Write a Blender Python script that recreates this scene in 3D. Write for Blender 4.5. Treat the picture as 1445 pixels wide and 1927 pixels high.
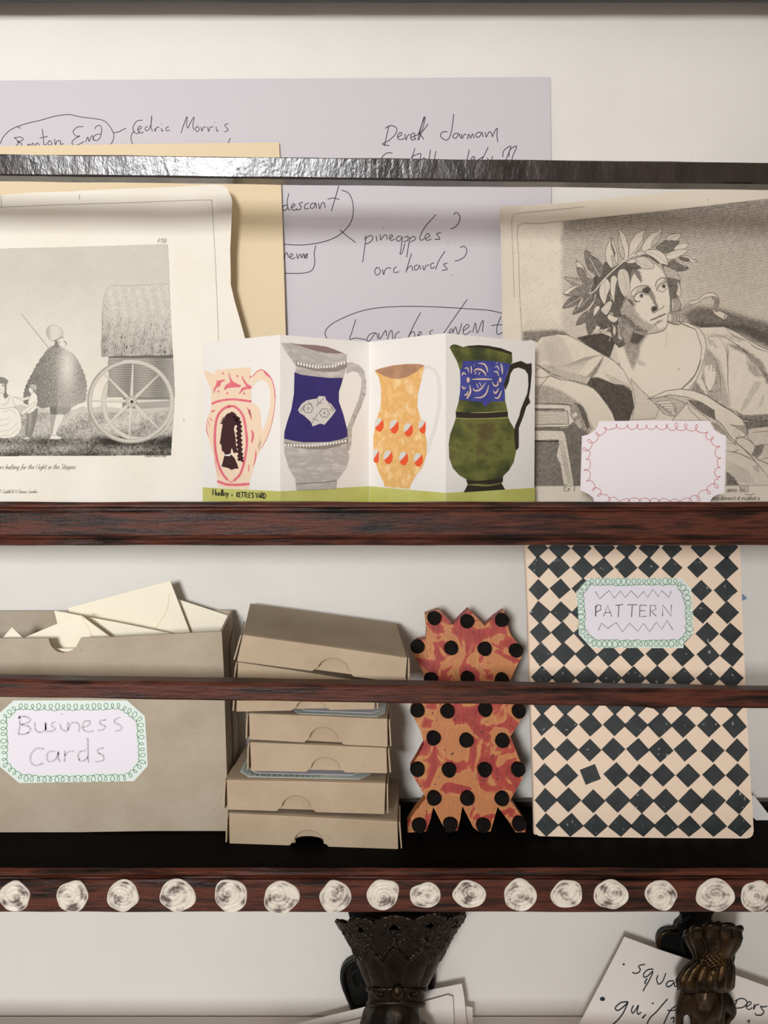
import bpy, bmesh, math, random
import numpy as np
from mathutils import Vector, Matrix, noise
from mathutils.geometry import tessellate_polygon, delaunay_2d_cdt
random.seed(7); RNG = np.random.default_rng(11)
for o in list(bpy.data.objects): bpy.data.objects.remove(o, do_unlink=True)
SC = bpy.context.scene
COL = SC.collection

# ---------------- camera, world, lights, exposure ----------------
# photograph treated as 1445 x 1927; wall is the plane y = 0, camera 0.726 m in front of it, level
F, CX, HY, WALL, ZC = 1622.0, 722.5, 817.0, 0.726, 1.5
cam = bpy.data.cameras.new('camera'); camo = bpy.data.objects.new('camera', cam); COL.objects.link(camo)
camo.location = (0, -WALL, ZC); camo.rotation_euler = (math.pi/2, 0, 0)
cam.sensor_fit = 'VERTICAL'; cam.sensor_height = 36.0; cam.sensor_width = 27.0
cam.lens = 36.0*F/1927.0; cam.shift_y = -(963.5-HY)/1927.0
cam.clip_start = 0.01; cam.clip_end = 50
SC.camera = camo
w = bpy.data.worlds.new('room_light'); SC.world = w; w.use_nodes = True
w.node_tree.nodes['Background'].inputs[0].default_value = (1.0, 0.875, 0.775, 1)
w.node_tree.nodes['Background'].inputs[1].default_value = 0.47
def area(name, loc, target, sx, sy, power, col):
    l = bpy.data.lights.new(name, 'AREA'); l.shape = 'RECTANGLE'; l.size = sx; l.size_y = sy
    l.energy = power; l.color = col
    o = bpy.data.objects.new(name, l); COL.objects.link(o); o.location = loc
    o.rotation_euler = (Vector(target)-Vector(loc)).to_track_quat('-Z', 'Y').to_euler(); return o
# window daylight; an added unseen wall's jamb and sill cut it for lower right
area('window_light', (-0.62, -3.45, ZC+0.47), (-0.03, 0, ZC+0.0), 0.85, 0.70, 139, (0.97, 0.985, 1.0))
SC.view_settings.view_transform = 'Standard'; SC.view_settings.look = 'None'
SC.view_settings.gamma = 1; SC.view_settings.use_curve_mapping = False
SC.view_settings.exposure = 0.0

# ---------------- helpers ----------------
def U(px, py, d): return Vector(((px-CX)*d/F, d-WALL, ZC-(py-HY)*d/F))
def lin(c): return c/12.92 if c <= .04045 else ((c+.055)/1.055)**2.4
def C(r, g, b): return (lin(r/255), lin(g/255), lin(b/255), 1)
def tag(o, label=None, cat=None, group=None, kind=None):
    if label: o['label'] = label
    if cat: o['category'] = cat
    if group: o['group'] = group
    if kind: o['kind'] = kind
    return o
def empty(name, loc=(0, 0, 0)):
    o = bpy.data.objects.new(name, None); COL.objects.link(o); o.location = loc; o.empty_display_size = .02; return o
def link(name, me, mat=None, parent=None):
    o = bpy.data.objects.new(name, me); COL.objects.link(o)
    if mat and not me.materials: me.materials.append(mat)
    if parent:
        o.parent = parent; o.matrix_parent_inverse = Matrix.Identity(4)
        q = parent; off = Vector((0, 0, 0))
        while q: off += q.location; q = q.parent
        o.location = -off
    return o
def pymesh(name, verts, faces, mat, parent=None, smooth=False):
    me = bpy.data.meshes.new(name); me.from_pydata([tuple(v) for v in verts], [], faces); me.update()
    if smooth: me.polygons.foreach_set('use_smooth', [True]*len(me.polygons))
    return link(name, me, mat, parent)
def bmobj(name, bm, mat, parent=None, smooth=False):
    bmesh.ops.recalc_face_normals(bm, faces=bm.faces)
    me = bpy.data.meshes.new(name); bm.to_mesh(me); bm.free()
    if smooth: me.polygons.foreach_set('use_smooth', [True]*len(me.polygons))
    return link(name, me, mat, parent)

# ---------------- materials ----------------
def mat(name, base, rough=.6, bump=0, bscale=200, var=None, vscale=8, vstretch=(1, 1, 1), spec=.4, metal=0, vlo=.4, vhi=.6,
        specks=None, coat=0, vdetail=6, bstretch=(1, 1, 1), roughvar=0):
    m = bpy.data.materials.new(name); m.use_nodes = True; nt = m.node_tree; N = nt.nodes; L = nt.links
    p = N['Principled BSDF']; p.inputs['Base Color'].default_value = base; p.inputs['Roughness'].default_value = rough
    p.inputs['Specular IOR Level'].default_value = spec; p.inputs['Metallic'].default_value = metal
    p.inputs['Coat Weight'].default_value = coat
    geo = N.new('ShaderNodeNewGeometry'); cur = None
    def noi(scale, stretch, detail=6, r=.6):
        mp = N.new('ShaderNodeMapping'); mp.inputs['Scale'].default_value = stretch; L.new(geo.outputs['Position'], mp.inputs['Vector'])
        n = N.new('ShaderNodeTexNoise'); n.inputs['Scale'].default_value = scale; n.inputs['Detail'].default_value = detail
        n.inputs['Roughness'].default_value = r; L.new(mp.outputs[0], n.inputs['Vector']); return n
    if var:
        n = noi(vscale, vstretch, vdetail); rp = N.new('ShaderNodeValToRGB'); e = rp.color_ramp.elements
        cols = [base]+list(var)
        e[0].position = vlo; e[0].color = cols[0]; e[1].position = vhi; e[1].color = cols[-1]
        for i, cc in enumerate(cols[1:-1]):
            q = e.new(vlo+(vhi-vlo)*(i+1)/(len(cols)-1)); q.color = cc
        L.new(n.outputs['Fac'], rp.inputs['Fac']); cur = rp.outputs['Color']
        if roughvar:
            mr = N.new('ShaderNodeMapRange'); mr.inputs[1].default_value = .3; mr.inputs[2].default_value = .7
            mr.inputs[3].default_value = rough-roughvar; mr.inputs[4].default_value = rough+roughvar
            L.new(n.outputs['Fac'], mr.inputs[0]); L.new(mr.outputs[0], p.inputs['Roughness'])
    if specks:
        for (col, sc, th) in specks:
            n = noi(sc, (1, 1, 1), 2, .4); mr = N.new('ShaderNodeMapRange'); mr.inputs[1].default_value = th; mr.inputs[2].default_value = th+.04
            L.new(n.outputs['Fac'], mr.inputs[0]); mx = N.new('ShaderNodeMix'); mx.data_type = 'RGBA'
            L.new(mr.outputs[0], mx.inputs[0])
            if cur: L.new(cur, mx.inputs[6])
            else: mx.inputs[6].default_value = base
            mx.inputs[7].default_value = col; cur = mx.outputs[2]
    if cur: L.new(cur, p.inputs['Base Color'])
    if bump:
        n = noi(bscale, bstretch, 4); b = N.new('ShaderNodeBump'); b.inputs['Strength'].default_value = bump; b.inputs['Distance'].default_value = .002
        L.new(n.outputs['Fac'], b.inputs['Height']); L.new(b.outputs[0], p.inputs['Normal'])
    return m
def attr_mat(name, m0, ink, attr='ink'):
    """copy of a paper material in which the mesh attribute 'ink' lays printed ink over the paper colour"""
    m = m0.copy(); m.name = name; nt = m.node_tree; N = nt.nodes; L = nt.links; p = N['Principled BSDF']
    a = N.new('ShaderNodeAttribute'); a.attribute_name = attr
    mx = N.new('ShaderNodeMix'); mx.data_type = 'RGBA'; L.new(a.outputs['Fac'], mx.inputs[0])
    i = p.inputs['Base Color']
    if i.links: L.new(i.links[0].from_socket, mx.inputs[6])
    else: mx.inputs[6].default_value = i.default_value
    mx.inputs[7].default_value = ink; L.new(mx.outputs[2], i); return m
M = {}
M['wall'] = mat('wall_paint', C(228, 224, 217), .85, .22, 260, [C(222, 218, 211)], 9, vlo=.35, vhi=.7)
M['board'] = mat('smooth_board_paint', C(226, 222, 215), .5, .05, 90, [C(220, 216, 209)], 6, vlo=.35, vhi=.7)
M['wood'] = mat('stained_oak', C(16, 9, 6), .42, .35, 60, [C(54, 26, 17), C(86, 42, 27), C(50, 24, 16)], 26, (.7, 1, 9), vlo=.34, vhi=.68, bstretch=(1, 4, 12), roughvar=.1, spec=.22)
M['wooddark'] = mat('blackened_oak', C(17, 12, 10), .38, .3, 50, [C(28, 20, 16), C(38, 24, 18)], 20, (.6, 3, 9), vlo=.35, vhi=.7, bstretch=(1, 3, 10), spec=.35)
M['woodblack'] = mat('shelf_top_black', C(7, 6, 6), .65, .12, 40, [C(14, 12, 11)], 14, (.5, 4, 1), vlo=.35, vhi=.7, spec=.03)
M['woodgloss'] = mat('glossy_ebonised_rail', C(20, 14, 12), .23, .2, 130, [C(34, 24, 20), C(44, 30, 24)], 30, (3, 1, 1), vlo=.3, vhi=.7, bstretch=(1.6, 1, .8), spec=.75, roughvar=.07)
M['lilac'] = mat('lilac_paper', C(201, 195, 200), .8, .05, 300)
M['yellow'] = mat('manila_card', C(222, 202, 168), .8, .05, 300)
old = [C(230, 221, 205)]
M['old1'] = mat('aged_print_paper', C(232, 226, 213), .85, .12, 150, [C(226, 218, 202)], 14, vlo=.4, vhi=.66, specks=[(C(200, 180, 150), 260, .78)])
M['old2'] = mat('foxed_print_paper', C(221, 209, 192), .85, .12, 150, [C(213, 200, 181)], 16, vlo=.4, vhi=.66, specks=[(C(180, 158, 128), 300, .76)])
M['white'] = mat('white_card', C(238, 235, 232), .6, .03, 200)
M['pinkwhite'] = mat('cool_white_card', C(230, 223, 226), .6, .03, 200)
M['cardstock'] = mat('warm_white_card', C(236, 232, 226), .45, .02, 200)
M['paper'] = mat('note_paper', C(226, 218, 211), .75, .04, 200)
M['lime'] = mat('lime_print', C(199, 199, 116), .5, 0, 1, [C(190, 188, 100)], 40)
M['ink'] = mat('black_ink', C(34, 31, 36), .6)
M['inkfine'] = mat('thin_ink', C(48, 43, 50), .6)
M['inkblue'] = mat('blue_black_ink', C(22, 30, 44), .5)
M['pencil'] = mat('rubbed_pencil', C(176, 172, 180), .6, 0, 1, [C(214, 210, 216), C(112, 108, 112)], 420, vlo=.42, vhi=.66)
M['brownink'] = mat('plate_ink', C(86, 76, 64), .8)
M['fadedink'] = mat('faded_plate_ink', C(150, 141, 128), .8)
M['green'] = mat('green_pen', C(88, 140, 96), .6)
M['greendark'] = mat('dark_green_pen', C(40, 92, 66), .6)
M['red'] = mat('red_pen', C(196, 108, 104), .6)
M['palegreen'] = mat('pale_green_label', C(222, 233, 226), .6)
M['labelwhite'] = mat('label_white', C(233, 228, 236), .6)
M['kraft'] = mat('grey_kraft_board', C(178, 165, 146), .85, .12, 260, [C(168, 154, 134)], 30, vlo=.38, vhi=.66, specks=[(C(140, 122, 100), 420, .72), (C(206, 192, 170), 420, .76)])
M['kraft2'] = mat('brown_kraft_board', C(184, 164, 138), .82, .12, 260, [C(174, 153, 127)], 30, vlo=.38, vhi=.66, specks=[(C(140, 114, 88), 420, .73), (C(208, 188, 160), 420, .77)])
M['kraftcut_shade'] = mat('board_edge_and_shade', C(150, 124, 96), .9, .4, 400)  # darker board; also the painted shade round the thumb notches
M['ivory'] = mat('ivory_envelope', C(245, 236, 214), .65, .03, 200)
M['ivoryshade'] = mat('ivory_fold_shade', C(226, 208, 168), .7)  # darker ivory for the painted shadow along flap folds
M['cover'] = mat('peach_cover', C(238, 214, 190), .45, .03, 90)
M['pages'] = mat('page_block', C(228, 218, 204), .8, .3, 600, bstretch=(1, 8, 1))
M['diamond'] = mat('printed_diamond', C(38, 42, 44), .45, 0, 1, [C(50, 55, 56)], 60, specks=[(C(150, 155, 150), 330, .70)])
M['bronze'] = mat('dark_bronze', C(36, 30, 25), .38, .25, 160, [C(50, 39, 29), C(28, 24, 20)], 45, metal=.85, spec=.5, vlo=.35, vhi=.65, roughvar=.08)
M['bronze2'] = mat('aged_brass', C(66, 51, 36), .38, .25, 160, [C(44, 35, 26), C(86, 64, 40)], 40, metal=.9, spec=.5, vlo=.35, vhi=.65, roughvar=.08)
M['iron'] = mat('black_patina', C(20, 20, 19), .4, .2, 120, metal=.5)
M['bluetack'] = mat('blue_tack', C(126, 146, 170), .7)
M['stud'] = mat('charred_stud', C(12, 10, 9), .8, .5, 300, [C(24, 18, 15)], 120, spec=.12)
# fruit-like orange wood with red stain
m = mat('stained_panel_wood', C(214, 142, 78), .5, .25, 90, bstretch=(6, 1, 1)); M['panel'] = m
nt = m.node_tree; N = nt.nodes; L = nt.links; p = N['Principled BSDF']; geo = N.new('ShaderNodeNewGeometry')
n1 = N.new('ShaderNodeTexNoise'); n1.inputs['Scale'].default_value = 38; n1.inputs['Detail'].default_value = 3; n1.inputs['Distortion'].default_value = 1.4
L.new(geo.outputs['Position'], n1.inputs['Vector'])
rp = N.new('ShaderNodeValToRGB'); e = rp.color_ramp.elements; e[0].position = .50; e[0].color = C(196, 132, 76); e[1].position = .535; e[1].color = C(172, 62, 46)
q = e.new(.46); q.color = C(186, 118, 68); q = e.new(.64); q.color = C(152, 44, 36)
L.new(n1.outputs['Fac'], rp.inputs['Fac'])
n2 = N.new('ShaderNodeTexNoise'); n2.inputs['Scale'].default_value = 330; L.new(geo.outputs['Position'], n2.inputs['Vector'])
mr = N.new('ShaderNodeMapRange'); mr.inputs[1].default_value = .68; mr.inputs[2].default_value = .72; L.new(n2.outputs['Fac'], mr.inputs[0])
mx = N.new('ShaderNodeMix'); mx.data_type = 'RGBA'; L.new(mr.outputs[0], mx.inputs[0]); L.new(rp.outputs[0], mx.inputs[6]); mx.inputs[7].default_value = C(70, 30, 20)
L.new(mx.outputs[2], p.inputs['Base Color'])

# ---------------- surfaces seen from the photograph: depth fields ----------------
def plane_v(y0, d0, y1, d1):            # plane leaning about a horizontal axis (1/d linear in y)
    def f(x, y):
        t = (y-y0)/(y1-y0); return 1/((1-t)/d0+t/d1)
    return f
def plane_h(x0, d0, x1, d1):            # upright plane turned about a vertical axis
    def f(x, y):
        t = (x-x0)/(x1-x0); return 1/((1-t)/d0+t/d1)
    return f
def smooth(pts, n=5, closed=False):
    P = [np.array(p, float) for p in pts]
    if len(P) < 3: return P
    if closed: P = [P[-1]]+P+[P[0], P[1]]
    else: P = [2*P[0]-P[1]]+P+[2*P[-1]-P[-2]]
    out = []
    for i in range(1, len(P)-2):
        for k in range(n):
            t = k/n
            out.append(.5*((2*P[i])+(-P[i-1]+P[i+1])*t+(2*P[i-1]-5*P[i]+4*P[i+1]-P[i+2])*t*t+(-P[i-1]+3*P[i]-3*P[i+1]+P[i+2])*t**3))
    if not closed: out.append(P[-2])
    return out
class Flat:
    """flat marks laid on a sheet: shapes given in photograph coordinates, carried onto the sheet's surface"""
    def __init__(s, depth, lift=.00015): s.d = depth; s.lift = lift; s.v = []; s.f = []
    def m(s, p): return U(p[0], p[1], s.d(p[0], p[1])-s.lift)
    def stroke(s, pts, w=1.5, sm=5, taper=False, nib=None, closed=False):
        P = smooth(pts, sm, closed) if sm else [np.array(p, float) for p in pts]
        if closed: P = list(P)+[P[0]]
        n = len(P); b = len(s.v)
        for i in range(n):
            a = P[max(i-1, 0)]; c = P[min(i+1, n-1)]; t = c-a; l = math.hypot(*t) or 1; t = t/l; nn = np.array((-t[1], t[0]))
            ww = w*.5
            if nib: ww = .5*(nib[0]+(nib[1]-nib[0])*abs(t[1])**1.5)
            if taper: ww *= max(.25, math.sin(math.pi*min(1, max(0, (i+.3)/(n-.4)))) ** .6)
            s.v.append(s.m(P[i]+nn*ww)); s.v.append(s.m(P[i]-nn*ww))
            if i: s.f.append((b+2*i-2, b+2*i-1, b+2*i+1, b+2*i))
    def dot(s, x, y, r, ry=None, n=10):
        ry = ry or r; s.poly([(x+r*math.cos(a), y+ry*math.sin(a)) for a in [2*math.pi*i/n for i in range(n)]])
    def poly(s, pts):
        b = len(s.v); tri = tessellate_polygon([[Vector((p[0], p[1], 0)) for p in pts]])
        s.v += [s.m(p) for p in pts]; s.f += [tuple(b+i for i in t) for t in tri]
    def build(s, name, mt, parent, kind=None):
        o = pymesh(name, s.v, s.f, mt, parent)
        if kind: o['kind'] = kind
        return o
def sheet(name, outline, depth, mt, parent=None, thick=.0004, res=25, back=None):
    """sheet of paper or board: outline in photograph coordinates on a depth field, with real thickness"""
    xs = [p[0] for p in outline]; ys = [p[1] for p in outline]
    pts = [Vector((p[0], p[1])) for p in outline]; n0 = len(pts); edges = [(i, (i+1) % n0) for i in range(n0)]
    if res:
        def inside(x, y):
            c = False; j = n0-1
            for i in range(n0):
                if (ys[i] > y) != (ys[j] > y) and x < (xs[j]-xs[i])*(y-ys[i])/(ys[j]-ys[i])+xs[i]: c = not c
                j = i
            return c
        y = min(ys)+res*.5
        while y < max(ys):
            x = min(xs)+res*.5
            while x < max(xs):
                if inside(x, y) and min(abs(x-min(xs)), 99) > 2: pts.append(Vector((x, y)))
                x += res
            y += res
    V, E, Fc, *_ = delaunay_2d_cdt(pts, edges, [list(range(n0))], 1, 1e-4)
    front = [U(v.x, v.y, depth(v.x, v.y)) for v in V]
    bk = [p+Vector((0, thick, 0)) for p in front]; n = len(V)
    cnt = {}
    faces = [tuple(f) for f in Fc]+[tuple(i+n for i in reversed(f)) for f in Fc]
    for f in Fc:
        for i in range(len(f)):
            a, b = f[i], f[(i+1) % len(f)]; cnt[(a, b)] = 1
    for (a, b) in cnt:
        if (b, a) not in cnt: faces.append((b, a, a+n, b+n))
    bm = bmesh.new(); vv = [bm.verts.new(p) for p in front+bk]
    for f in faces:
        try: bm.faces.new([vv[i] for i in f])
        except ValueError: pass
    return bmobj(name, bm, mt, parent)
def box(name, x0, x1, y0, y1, z0, z1, mt, parent=None, bev=.0006, rot=None):
    bm = bmesh.new(); bmesh.ops.create_cube(bm, size=1)
    for v in bm.verts: v.co = Vector((x0+(v.co.x+.5)*(x1-x0), y0+(v.co.y+.5)*(y1-y0), z0+(v.co.z+.5)*(z1-z0)))
    if bev: bmesh.ops.bevel(bm, geom=list(bm.edges), offset=bev, segments=2, affect='EDGES')
    if rot: bmesh.ops.transform(bm, matrix=rot, verts=bm.verts)
    return bmobj(name, bm, mt, parent)
def profile(name, prof, x0, x1, mt, parent=None, n=160, wob=.0002, slope=0, seed=0, extra=None):
    """extrude a (y, z) profile along x with slight hand-worked unevenness"""
    V = []; Fc = []; k = len(prof)
    for i in range(n+1):
        x = x0+(x1-x0)*i/n
        for j, (y, z) in enumerate(prof):
            a = noise.noise(Vector((x*30+seed, j*3.1, 0)))*wob*2; b = noise.noise(Vector((x*22+seed, j*2.3, 9)))*wob*2
            e = extra(x, y, z) if extra else 0
            V.append((x, y+a, z+b+slope*x+e))
        if i:
            for j in range(k): Fc.append(((i-1)*k+j, (i-1)*k+(j+1) % k, i*k+(j+1) % k, i*k+j))
    Fc.append(tuple(range(k))); Fc.append(tuple(n*k+j for j in reversed(range(k))))
    bm = bmesh.new(); vv = [bm.verts.new(p) for p in V]
    for f in Fc: bm.faces.new([vv[i] for i in f])
    return bmobj(name, bm, mt, parent)
def loops(flat, path, pitch, r, w, jit=.15, closed=True, seed=1, lean=0):
    """curly pen border: a looping line carried along a path"""
    rnd = random.Random(seed); P = [np.array(p, float) for p in path]
    if closed: P.append(P[0])
    seg = [0]
    for i in range(1, len(P)): seg.append(seg[-1]+math.hypot(*(P[i]-P[i-1])))
    tot = seg[-1]; n = max(3, int(tot/pitch)); out = []; K = 9
    amp = [r*(1+rnd.uniform(-jit, jit)) for _ in range(n+1)]; off = [rnd.uniform(-jit, jit)*pitch*.5 for _ in range(n+1)]
    cen = np.mean(P[:-1] if closed else P, axis=0)
    for i in range(n*K+1):
        u = i/K; k = int(u) % n; ph = (u-int(u))*2*math.pi; s0 = min(tot-1e-3, max(0, (u+0)*tot/n))
        j = max(q for q in range(len(seg)) if seg[q] <= s0); j = min(j, len(P)-2)
        t = (P[j+1]-P[j])/max(1e-6, seg[j+1]-seg[j]); q = P[j]+t*(s0-seg[j]); nn = np.array((-t[1], t[0]))
        if np.dot(nn, cen-q) < 0 and closed: nn = -nn
        a = amp[k]; q = q+t*(math.sin(ph)*a*.95+off[k]*math.sin(ph*.5))-nn*(-math.cos(ph)*a)
        out.append(q)
    flat.stroke(out, w, sm=2)

# ======================= SETTING =======================
def zz(py, d): return ZC-(py-HY)*d/F
def yy(d): return d-WALL
wl = box('wall_back', -1.3, 1.3, 0, .08, .55, 2.45, M['wall'], bev=0); tag(wl, kind='structure')
for nm, (xa, xb, za, zb_) in {'added_blocker_wall': (-3.0, -1.32, -.6, 1.4), 'added_blocker_wall.001': (-.36, 3.0, -.6, 1.4), 'added_blocker_wall.002': (-1.32, -.36, -.6, .06), 'added_blocker_wall.003': (-1.32, -.36, .98, 1.4)}.items():  # unseen wall added to block light, its opening shaped to dim the lower right
    tag(box(nm, xa, xb, -2.62, -2.5, ZC+za, ZC+zb_, M['wall'], bev=0), kind='structure')
# smooth painted board that lines the wall below the bottom shelf, with a bead and a rebate at its foot
tb = profile('trim_1', [(-.0005, 1.19), (-.0055, 1.19), (-.0055, zz(1911.5, .7205)), (-.0035, zz(1912, .7215)), (-.0035, zz(1913, .7215)), (-.0065, zz(1913.5, .7195)), (-.0065, zz(1916.5, .7195)), (-.0005, zz(1917.5, .7195))], -1.2, 1.2, M['board'], n=8, wob=0); tag(tb, kind='structure')

# ======================= PLATE RACK =======================
rack = tag(empty('plate_rack', (0, 0, ZC-.5)), 'dark stained wooden wall rack with two shelves and thin retaining rails', 'shelf')
X0, X1 = -.42, .42
zm = -.056+ZC; zb = -.309+ZC
# middle shelf: board, moulded front with bead, groove, face and chamfer
sm = box('shelf', X0, X1, -.112, -.0005, zm-.02, zm, M['wooddark'], rack)
profile('shelf_front', [(-.112, zm-.021), (-.112, zm), (-.1155, zz(944, .6105)), (-.1235, zz(945.5, .6)), (-.1262, zz(950, .6)), (-.1262, zz(954, .6)), (-.1232, zz(957, .602)), (-.1232, zz(961, .602)),
        (-.126, zz(962.5, .6)), (-.1268, zz(966, .599)), (-.1268, zz(1006, .599)), (-.1258, zz(1012, .6)), (-.1225, zz(1016, .603)), (-.1215, zz(1026, .603)), (-.118, zz(1028, .603))],
        X0, X1, M['wood'], sm, n=220, wob=.00025, seed=3)
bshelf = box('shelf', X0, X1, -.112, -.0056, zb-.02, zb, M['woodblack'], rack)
fr = profile('shelf_front', [(-.112, zz(1712, .612)), (-.112, zb), (-.1165, zz(1640, .609)), (-.1235, zz(1636.5, .6)), (-.1255, zz(1641, .6)), (-.1255, zz(1647, .6)), (-.1232, zz(1651, .602)), (-.1232, zz(1654, .602)),
        (-.1258, zz(1656, .6)), (-.1266, zz(1660, .599)), (-.1266, zz(1712, .599)), (-.1252, zz(1717, .6)), (-.118, zz(1717, .603))],
        X0, X1, M['wood'], bshelf, n=220, wob=.00025, seed=40)
box('back_batten', X0, X1, -.0125, -.0056, zb-.001, zb+.0045, M['wooddark'], rack)
# retaining rails
s1 = -(16*.6/F)/(1445*.6/F); s2 = -(21*.6/F)/(1445*.6/F)
zt, zbm = zz(297.5, .6), zz(336.5, .6)
profile('upper_rail', [(-.126, zt-.0008), (-.1252, zt), (-.1095, zt), (-.109, zt-.001), (-.109, zbm+.001), (-.1095, zbm), (-.1228, zbm), (-.1240, zbm+.0012)], X0, X1, M['woodgloss'], rack, n=260, wob=.00022, slope=s1, seed=7)
zt, zbm = zz(1289.5, .6), zz(1323.0, .6)
def knot(x, y, z): return -.0014*math.exp(-((x-.1895)/.006)**2) if z < 1.5-.183 else 0
profile('lower_rail', [(-.1262, zt-.002), (-.1245, zt), (-.113, zt), (-.1122, zt-.001), (-.1122, zbm+.001), (-.1128, zbm), (-.125, zbm), (-.1262, zbm+.0012)], X0, X1, M['wood'], rack, n=260, wob=.00022, slope=s2, seed=17, extra=knot)
# top back rail, lower shelf under the frame, and the two sides that carry everything (just outside the picture)
profile('top_rail', [(-.034, zz(5.5, .704)+.001), (-.033, zz(5.5, .704)), (-.0225, zz(5.5, .704)), (-.022, zz(5.5, .704)+.001), (-.022, zz(5.5, .704)+.06), (-.034, zz(5.5, .704)+.06)], X0, X1, M['wooddark'], rack, n=120, wob=.0002, seed=5)
box('side_board', X0-.018, X0, -.127, -.0066, ZC-.52, ZC+.42, M['wooddark'], rack)
box('side_board', X1, X1+.018, -.127, -.0066, ZC-.52, ZC+.42, M['wooddark'], rack)
box('base_rail', X0, X1, -.127, -.112, ZC-.475, ZC-.448, M['wood'], rack)

# white paint dabs on the bottom shelf front: discs of thick paint with swirled ridges
def wobble_ring(seed):
    r = random.Random(seed); ph = [r.uniform(0, 6.28) for _ in range(6)]
    am = [.03, .045, .03, .02, .02, .012]
    return lambda a: 1+sum(am[k]*math.sin((k+1)*a+ph[k]) for k in range(6))
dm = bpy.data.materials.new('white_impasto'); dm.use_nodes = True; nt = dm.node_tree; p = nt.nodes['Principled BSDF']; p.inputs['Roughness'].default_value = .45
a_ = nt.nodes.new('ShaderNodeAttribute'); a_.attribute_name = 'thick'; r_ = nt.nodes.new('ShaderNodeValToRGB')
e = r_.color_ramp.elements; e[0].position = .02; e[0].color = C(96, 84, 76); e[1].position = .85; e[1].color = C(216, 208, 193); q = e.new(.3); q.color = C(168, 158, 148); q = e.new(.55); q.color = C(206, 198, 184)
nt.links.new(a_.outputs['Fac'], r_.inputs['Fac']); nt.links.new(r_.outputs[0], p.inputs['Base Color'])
DABS = [(27, 1686, 30, 27), (136, 1686, 31, 28), (232, 1686, 31, 28), (334, 1686, 35, 29), (435, 1686, 32, 30), (529, 1688, 33, 31), (630, 1687, 28.5, 31), (720, 1684, 31, 28),
        (801, 1684, 28.5, 24), (884, 1683, 30, 26), (978, 1685, 32, 28.5), (1066, 1683, 30, 26), (1150, 1684, 31.5, 28), (1244.5, 1684, 30.5, 27), (1345, 1684, 38, 29), (1424, 1688, 30.5, 29)]
for k, (cx, cy, rx, ry) in enumerate(DABS):
    rr = random.Random(k*7+3); wr = wobble_ring(k*13+1); nr, na = 22, 96; V = []; th = []; Fc = []
    sw = rr.uniform(1.2, 2.6)*rr.choice((-1, 1)); fq = rr.uniform(2.5, 4.2); ex, ey = rr.uniform(-.25, .25), rr.uniform(-.2, .2); gx, gy = rr.uniform(-1, 1), rr.uniform(-1, 1)
    c = U(cx, cy, .599)
    for i in range(nr+1):
        rho = i/nr
        for j in range(na):
            a = 2*math.pi*j/na; q = rho*wr(a); px = q*math.cos(a)*rx; py = q*math.sin(a)*ry
            X, Y = px/rx-ex, py/ry-ey; R = math.hypot(X, Y); A = math.atan2(Y, X)
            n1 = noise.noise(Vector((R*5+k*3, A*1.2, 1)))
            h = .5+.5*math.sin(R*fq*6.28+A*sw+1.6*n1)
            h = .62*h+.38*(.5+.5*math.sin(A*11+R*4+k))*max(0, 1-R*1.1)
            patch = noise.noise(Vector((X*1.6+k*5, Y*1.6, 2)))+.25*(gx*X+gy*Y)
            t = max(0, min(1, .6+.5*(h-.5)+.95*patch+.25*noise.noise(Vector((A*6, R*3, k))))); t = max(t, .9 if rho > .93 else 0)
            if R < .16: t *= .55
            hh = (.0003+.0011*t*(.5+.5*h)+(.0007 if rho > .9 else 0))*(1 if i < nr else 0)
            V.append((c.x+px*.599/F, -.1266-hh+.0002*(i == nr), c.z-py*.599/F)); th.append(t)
    for i in range(nr):
        for j in range(na): Fc.append((i*na+j, i*na+(j+1) % na, (i+1)*na+(j+1) % na, (i+1)*na+j))
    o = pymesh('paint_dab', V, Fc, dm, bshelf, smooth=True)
    at = o.data.attributes.new('thick', 'FLOAT', 'POINT'); at.data.foreach_set('value', th)

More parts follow.
